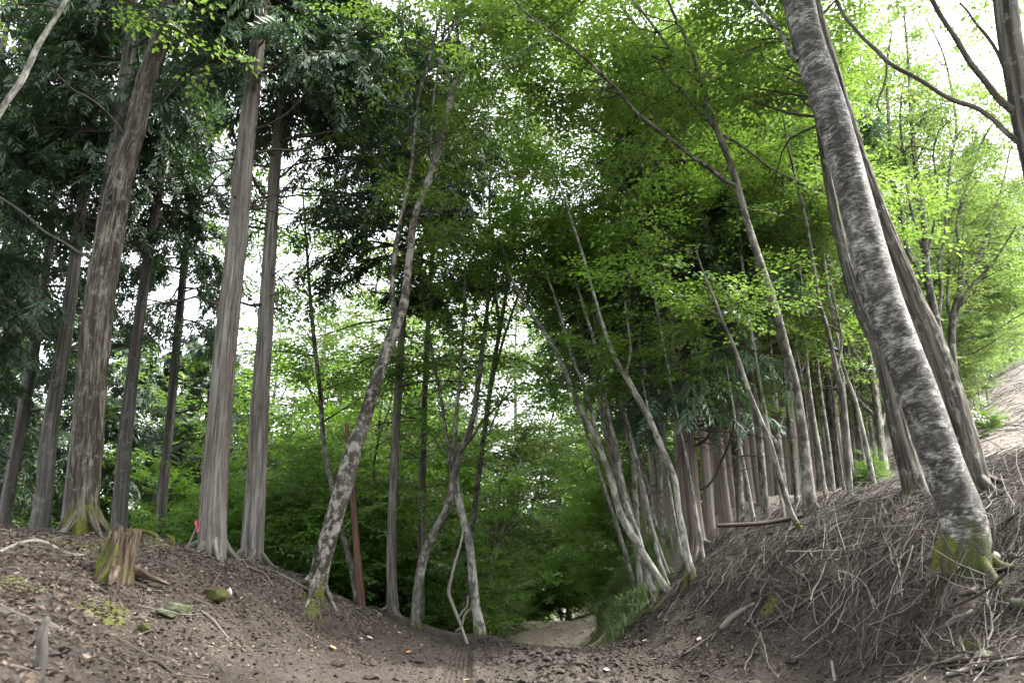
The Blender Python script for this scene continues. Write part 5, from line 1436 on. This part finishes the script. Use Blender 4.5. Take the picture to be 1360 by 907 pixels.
# --- fine brushwood, leaf litter and clods: beyond counting
def surface_points(n, x0, x1, y0, y1, accept, rng):
    out = []
    tot = 0
    while tot < n:
        x, y = rng.uniform(x0, x1, n), rng.uniform(y0, y1, n)
        k = accept(x, y)
        out.append(np.stack([x[k], y[k]], 1)); tot += k.sum()
    p = np.vstack(out)[:n]
    return np.column_stack([p, height(p[:, 0], p[:, 1])])

def off_road(x, y, side):
    lo_, hi_ = road_edges(y)
    return (x - hi_) if side > 0 else (lo_ - x)

SR = np.random.default_rng(77)
def brush_ok(x, y):
    d = off_road(x, y, 1)
    return (d > -0.9) & (SR.random(len(x)) < np.clip(0.30 + d * 0.7, 0.05, 1)) & (np.abs(x / y) < 0.85)
P = surface_points(26000, 2.0, 10.0, 5.5, 17.0, brush_ok, SR)
n = len(P)
a = np.where(SR.random(n) < 0.55, SR.normal(0.45, 0.6, n), SR.uniform(0, 2 * pi, n))
sx = (height0(P[:, 0] + .1, P[:, 1]) - height0(P[:, 0] - .1, P[:, 1])) / .2
sy = (height0(P[:, 0], P[:, 1] + .1) - height0(P[:, 0], P[:, 1] - .1)) / .2
d = np.stack([np.cos(a), np.sin(a), 0 * a], 1)
d[:, 2] = d[:, 0] * sx + d[:, 1] * sy + SR.normal(0, 0.2, n)
L = SR.gamma(2.0, 0.13, n) + 0.08
paths = curved(P + np.array([0, 0, 0.01]) + np.abs(SR.normal(0, 0.035, (n, 1))) * np.array([0, 0, 1]), norm(d), L, 3, SR, 0.0, 0.12, 0.09)
rad = (0.0026 + 0.0085 * SR.random(n) * np.clip(L, 0, 1))[:, None] * np.linspace(1, 0.4, 3)[None]
v, q, b = tubes(paths, rad, 3)
twig_tone = np.repeat(np.clip(SR.beta(1.2, 2.9, n), 0, 1), 9)
t_ = NT('brushwood_twigs')
tn = t_.attr('tone', False)
col = t_.ramp(tn, [(0.0, (0.024, 0.02, 0.017)), (0.4, (0.105, 0.093, 0.082)), (1.0, (0.31, 0.285, 0.255))])
brush_mat = t_.surface(col, 0.9, spec=0.15)
link('brushwood', make_mesh('brushwood', v, q, None, {'tone': twig_tone}, [brush_mat], smooth_shade=True), None, kind='stuff', label='tangle of fine dead twigs covering the right bank', category='brushwood')
# drooping rootlets and upright sprigs in the tangle
LIT = litter_material('leaf_litter', [(0.0, (0.033, 0.024, 0.018)), (0.35, (0.095, 0.069, 0.052)), (0.65, (0.19, 0.148, 0.117)), (0.9, (0.32, 0.268, 0.222)), (1.0, (0.40, 0.35, 0.3))])

def litter(P, rng, size, flat=0.45):
    n = len(P)
    L = size * rng.uniform(0.55, 1.25, n)
    a = rng.uniform(0, 2 * pi, n)
    nr = norm(np.array([0, 0, 1.0]) + rng.normal(0, flat, (n, 3)))
    d = np.stack([np.cos(a), np.sin(a), 0 * a], 1)
    d = norm(d - nr * (d * nr).sum(1, keepdims=True))
    base = P + np.array([0, 0, 1.0]) * (0.004 + 0.015 * rng.random((n, 1))) - d * (L / 2)[:, None]
    W = L * rng.uniform(0.4, 0.65, n)
    side = np.cross(nr, d)
    curl = (rng.uniform(-0.1, 0.45, n) * W)[:, None]
    m1 = base + d * (0.5 * L)[:, None]
    V = np.stack([base + nr * curl * 0.4, m1 + side * (W * .5)[:, None] + nr * curl, base + d * L[:, None] + nr * curl * 0.8,
                  m1 - side * (W * .5)[:, None] + nr * curl * 0.7, m1], 1)
    i = np.arange(n)[:, None, None] * 5
    T = np.array([[0, 1, 4], [1, 2, 4], [2, 3, 4], [3, 0, 4]])[None] + i
    tone = np.repeat(np.clip(rng.normal(0.40, 0.17, n), 0, 1), 5)
    return V.reshape(-1, 3), T.reshape(-1, 3), tone

def left_ok(x, y):
    d_ = off_road(x, y, -1)
    return (d_ > -0.9) & (SR.random(len(x)) < np.clip(0.45 + d_ * 0.6, 0.06, 1)) & (np.abs(x / y) < 0.9)
P = surface_points(30000, -9.5, -1.4, 3.6, 14.5, left_ok, SR)
v, t3, tn = litter(P, SR, 0.055, 0.6)
link('leaf_litter', make_mesh('leaf_litter', v, None, t3, {'tone': tn}, [LIT]), None, kind='stuff', label='brown fallen leaves carpeting the left bank', category='leaves')
def right_ok(x, y):
    d_ = off_road(x, y, 1)
    return (d_ > -1.4) & (np.abs(x / y) < 0.9)
P = surface_points(16000, 1.2, 9.5, 5.5, 16, right_ok, SR)
v, t3, tn = litter(P, SR, 0.05)
link('leaf_litter', make_mesh('leaf_litter', v, None, t3, {'tone': tn * 0.8}, [LIT]), None, kind='stuff', label='brown fallen leaves between the twigs of the right bank', category='leaves')
P = surface_points(4500, -2.4, 3.2, 7.5, 16, lambda x, y: SR.random(len(x)) < 0.3 + 0.7 * (np.abs(x - 0.8) > 0.9), SR)
v, t3, tn = litter(P, SR, 0.034, 0.5)
link('leaf_litter', make_mesh('leaf_litter', v, None, t3, {'tone': tn * 0.75}, [LIT]), None, kind='stuff', label='scattered small brown leaves on the dark track', category='leaves')

# soil clods in the churned middle of the track and along its edges
def clods(P, rng, size):
    base = np.array([[1, 0, 0], [-1, 0, 0], [0, 1, 0], [0, -1, 0], [0, 0, 1], [0, 0, -1], [.6, .6, .5], [-.6, .6, .5], [-.6, -.6, .5], [.6, -.6, .5]], float)
    F_ = np.array([[4, 6, 7], [4, 7, 8], [4, 8, 9], [4, 9, 6], [6, 0, 2], [6, 2, 7], [7, 2, 1], [7, 1, 8], [8, 1, 3], [8, 3, 9], [9, 3, 0], [9, 0, 6]])
    n = len(P)
    s = size * rng.gamma(2.0, 0.5, n)
    V = base[None] * (1 + rng.normal(0, 0.25, (n, 10, 3))) * s[:, None, None]
    a = rng.uniform(0, 6.28, n)
    ca, sa = np.cos(a)[:, None], np.sin(a)[:, None]
    V = np.stack([V[..., 0] * ca - V[..., 1] * sa, V[..., 0] * sa + V[..., 1] * ca, V[..., 2] * 0.7], -1) + P[:, None]
    return V.reshape(-1, 3), (F_[None] + np.arange(n)[:, None, None] * 10).reshape(-1, 3)
P = surface_points(5200, -2.2, 3.4, 7.5, 16.4, lambda x, y: (SR.random(len(x)) < 0.08 + np.exp(-((x - 0.9) / 0.9) ** 2)) & (np.abs(x - track_x(y)) > 0.22), SR)
v, t3 = clods(P, SR, 0.026)
zero = np.zeros(len(v))
link('soil_clods', make_mesh('soil_clods', v, None, t3, {'wet': zero + 1, 'gravel': zero, 'moss': zero, 'dry': zero, 'green': zero}, [M['ground']]), None, kind='stuff', label='dark soil clods churned up along the middle of the track', category='soil')

# pale leaves and chips one can pick out on the track
def curled_leaf(mat, L=0.1):
    u, w = np.linspace(0, 1, 9), np.linspace(-1, 1, 5)
    U, W = np.meshgrid(u, w)
    half = 0.30 * L * np.sin(np.pi * U ** 0.85) ** 0.8
    Xc, Yc = (U - 0.5) * L, W * half
    Zc = 0.22 * L * (U - 0.5) ** 2 * 2 + 0.6 * np.abs(W) ** 1.5 * half * 0.6 + 0.004
    V = np.stack([Xc, Yc, Zc], -1).reshape(-1, 3)
    i = np.arange(45).reshape(5, 9)
    Q = np.stack([i[:-1, :-1], i[:-1, 1:], i[1:, 1:], i[1:, :-1]], -1).reshape(-1, 4)
    V = np.vstack([V, V - [0, 0, 0.0015]]); Q = np.vstack([Q, Q[:, ::-1] + 45])
    return make_mesh('leaf', V, Q, None, None, [mat], smooth_shade=True)
tl = NT('pale_dry_leaf'); PALE = tl.surface((0.5, 0.455, 0.385), 0.7)
tl = NT('orange_dry_leaf'); ORNG = tl.surface((0.38, 0.17, 0.07), 0.7)
tl = NT('yellow_dry_leaf'); YELL = tl.surface((0.36, 0.28, 0.13), 0.7)
leaf_pale, leaf_orange, leaf_yellow = curled_leaf(PALE), curled_leaf(ORNG), curled_leaf(YELL)
for px, py, s, me, lab in [(442, 863, 1.2, leaf_yellow, 'yellowish dead leaf at the left edge of the track'), (491, 849, 1.2, leaf_pale, None), (479, 852, 0.8, leaf_pale, None), (505, 820, 1.0, leaf_pale, None), (530, 844, 0.7, leaf_pale, None),
                           (560, 858, 0.7, leaf_pale, None), (543, 870, 1.3, leaf_orange, 'orange dead leaf left of the tyre rut'), (753, 868, 1.3, leaf_pale, None), (870, 876, 1.2, leaf_pale, None), (882, 882, 0.9, leaf_pale, None),
                           (857, 850, 0.9, leaf_pale, None), (929, 849, 1.0, leaf_pale, None), (806, 899, 1.2, leaf_pale, None), (718, 863, 0.8, leaf_pale, None), (795, 873, 0.8, leaf_yellow, 'small yellow leaf in the churned middle of the track'),
                           (620, 904, 1.2, leaf_yellow, 'yellow leaf beside the tyre rut at the bottom edge')]:
    q, t = ground_at(px, py)
    o = lay(me, q[0], q[1], DR.uniform(0, 6.28), s, 0.02, 'fallen_leaf', lab or 'pale bleached leaf lying on the dark track', 'bleached leaves on the track', 'leaf')
    if lab:
        del o['group']

# grass and moss tuft where the right bank meets the track
def grass_patch(spots, n, label, hgt, rng):
    C = np.array([ground_at(px, py)[0] for px, py in spots])
    c = C[rng.integers(0, len(C), n)]
    p = c + rng.normal(0, 0.42, (n, 3)) * np.array([1, 1.6, 0])
    p[:, 2] = height(p[:, 0], p[:, 1])
    lo_, hi_ = road_edges(p[:, 1])
    k = p[:, 0] > hi_ - 0.1
    p = p[k]; n = len(p)
    Hh = hgt * rng.uniform(0.4, 1.2, n)
    a = rng.uniform(0, 6.28, n)
    lean = np.stack([np.cos(a), np.sin(a), 0 * a], 1)
    side = np.stack([-np.sin(a), np.cos(a), 0 * a], 1)
    w = 0.010 * (1 + rng.random(n))[:, None]
    mid = p + lean * (0.25 * Hh)[:, None] + np.array([0, 0, 0.65]) * Hh[:, None]
    tip = p + lean * (0.75 * Hh)[:, None] + np.array([0, 0, 0.8]) * Hh[:, None]
    V = np.stack([p - side * w, p + side * w, mid + side * w * .8, mid - side * w * .8, tip], 1)
    i = np.arange(n)[:, None, None] * 5
    T = (np.array([[0, 1, 2], [0, 2, 3], [3, 2, 4]])[None] + i).reshape(-1, 3)
    link('grass', make_mesh('grass', V.reshape(-1, 3), None, T, {'tone': np.repeat(np.clip(rng.normal(0.55, 0.25, n), 0, 1), 5)}, [M['grass']]), None, kind='stuff', label=label, category='grass')
grass_patch([(808, 800), (815, 795), (825, 788), (803, 812), (812, 822), (830, 800), (818, 808), (800, 825), (820, 835), (806, 835), (840, 800), (835, 780), (822, 775)], 16000, 'pale green grass tumbling down the bank beside the gravel track', 0.38, SR)


# fine twigs and needles lying through the litter of the left bank
P = surface_points(6500, -9.5, -1.3, 3.6, 14.5, left_ok, SR)
n = len(P)
a = SR.uniform(0, 2 * pi, n)
d = np.stack([np.cos(a), np.sin(a), SR.normal(0, 0.15, n)], 1)
sx = (height0(P[:, 0] + .1, P[:, 1]) - height0(P[:, 0] - .1, P[:, 1])) / .2
sy = (height0(P[:, 0], P[:, 1] + .1) - height0(P[:, 0], P[:, 1] - .1)) / .2
d[:, 2] += d[:, 0] * sx + d[:, 1] * sy
L = SR.gamma(2.0, 0.07, n) + 0.05
paths = curved(P + np.array([0, 0, 0.015]), norm(d), L, 3, SR, 0.0, 0.12, 0.09)
v, q, b = tubes(paths, (0.0018 + 0.005 * SR.random(n) * np.clip(L * 2, 0, 1))[:, None] * np.linspace(1, 0.5, 3)[None], 3)
link('twig_litter', make_mesh('twig_litter', v, q, None, {'tone': np.repeat(np.clip(SR.beta(1.5, 2.4, n), 0, 1), 9)}, [brush_mat], smooth_shade=True), None, kind='stuff', label='fine dry twigs strewn through the leaves of the left bank', category='twigs')

# dead sticks and rubble strewn over the pale slope at the right
def slope_ok(x, y):
    u = CX + F_PX * x / y
    return (u > 1180) & (u < 1420)
P = surface_points(1600, 8, 32, 16, 48, slope_ok, SR)
n = len(P)
a = SR.uniform(0, 2 * pi, n)
sx = (height0(P[:, 0] + .2, P[:, 1]) - height0(P[:, 0] - .2, P[:, 1])) / .4
sy = (height0(P[:, 0], P[:, 1] + .2) - height0(P[:, 0], P[:, 1] - .2)) / .4
d = np.stack([np.cos(a), np.sin(a), np.cos(a) * sx + np.sin(a) * sy + SR.normal(0, 0.15, n)], 1)
L = SR.gamma(2.0, 0.3, n) + 0.2
paths = curved(P + np.array([0, 0, 0.03]), norm(d), L, 3, SR, 0.0, 0.12, 0.09)
v, q, b = tubes(paths, (0.008 + 0.012 * SR.random(n))[:, None] * np.linspace(1, 0.5, 3)[None], 3)
link('brushwood', make_mesh('brushwood', v, q, None, {'tone': np.repeat(np.clip(SR.beta(1.4, 1.6, n), 0, 1), 9)}, [brush_mat], smooth_shade=True), None, kind='stuff', label='dead sticks strewn over the pale slope at the right', category='brushwood')

# loose stones on the pale far end of the track
P = surface_points(1800, -0.8, 4.2, 18.0, 43.0, lambda x, y: (x > road_edges(y)[0]) & (x < road_edges(y)[1]), SR)
v, t3 = clods(P, SR, 0.035)
zero = np.zeros(len(v))
link('gravel_stones', make_mesh('gravel_stones', v, None, t3, {'wet': zero, 'gravel': zero + 1, 'moss': zero, 'dry': zero, 'green': zero}, [M['ground']]), None, kind='stuff', label='loose pale gravel on the far end of the track', category='gravel')
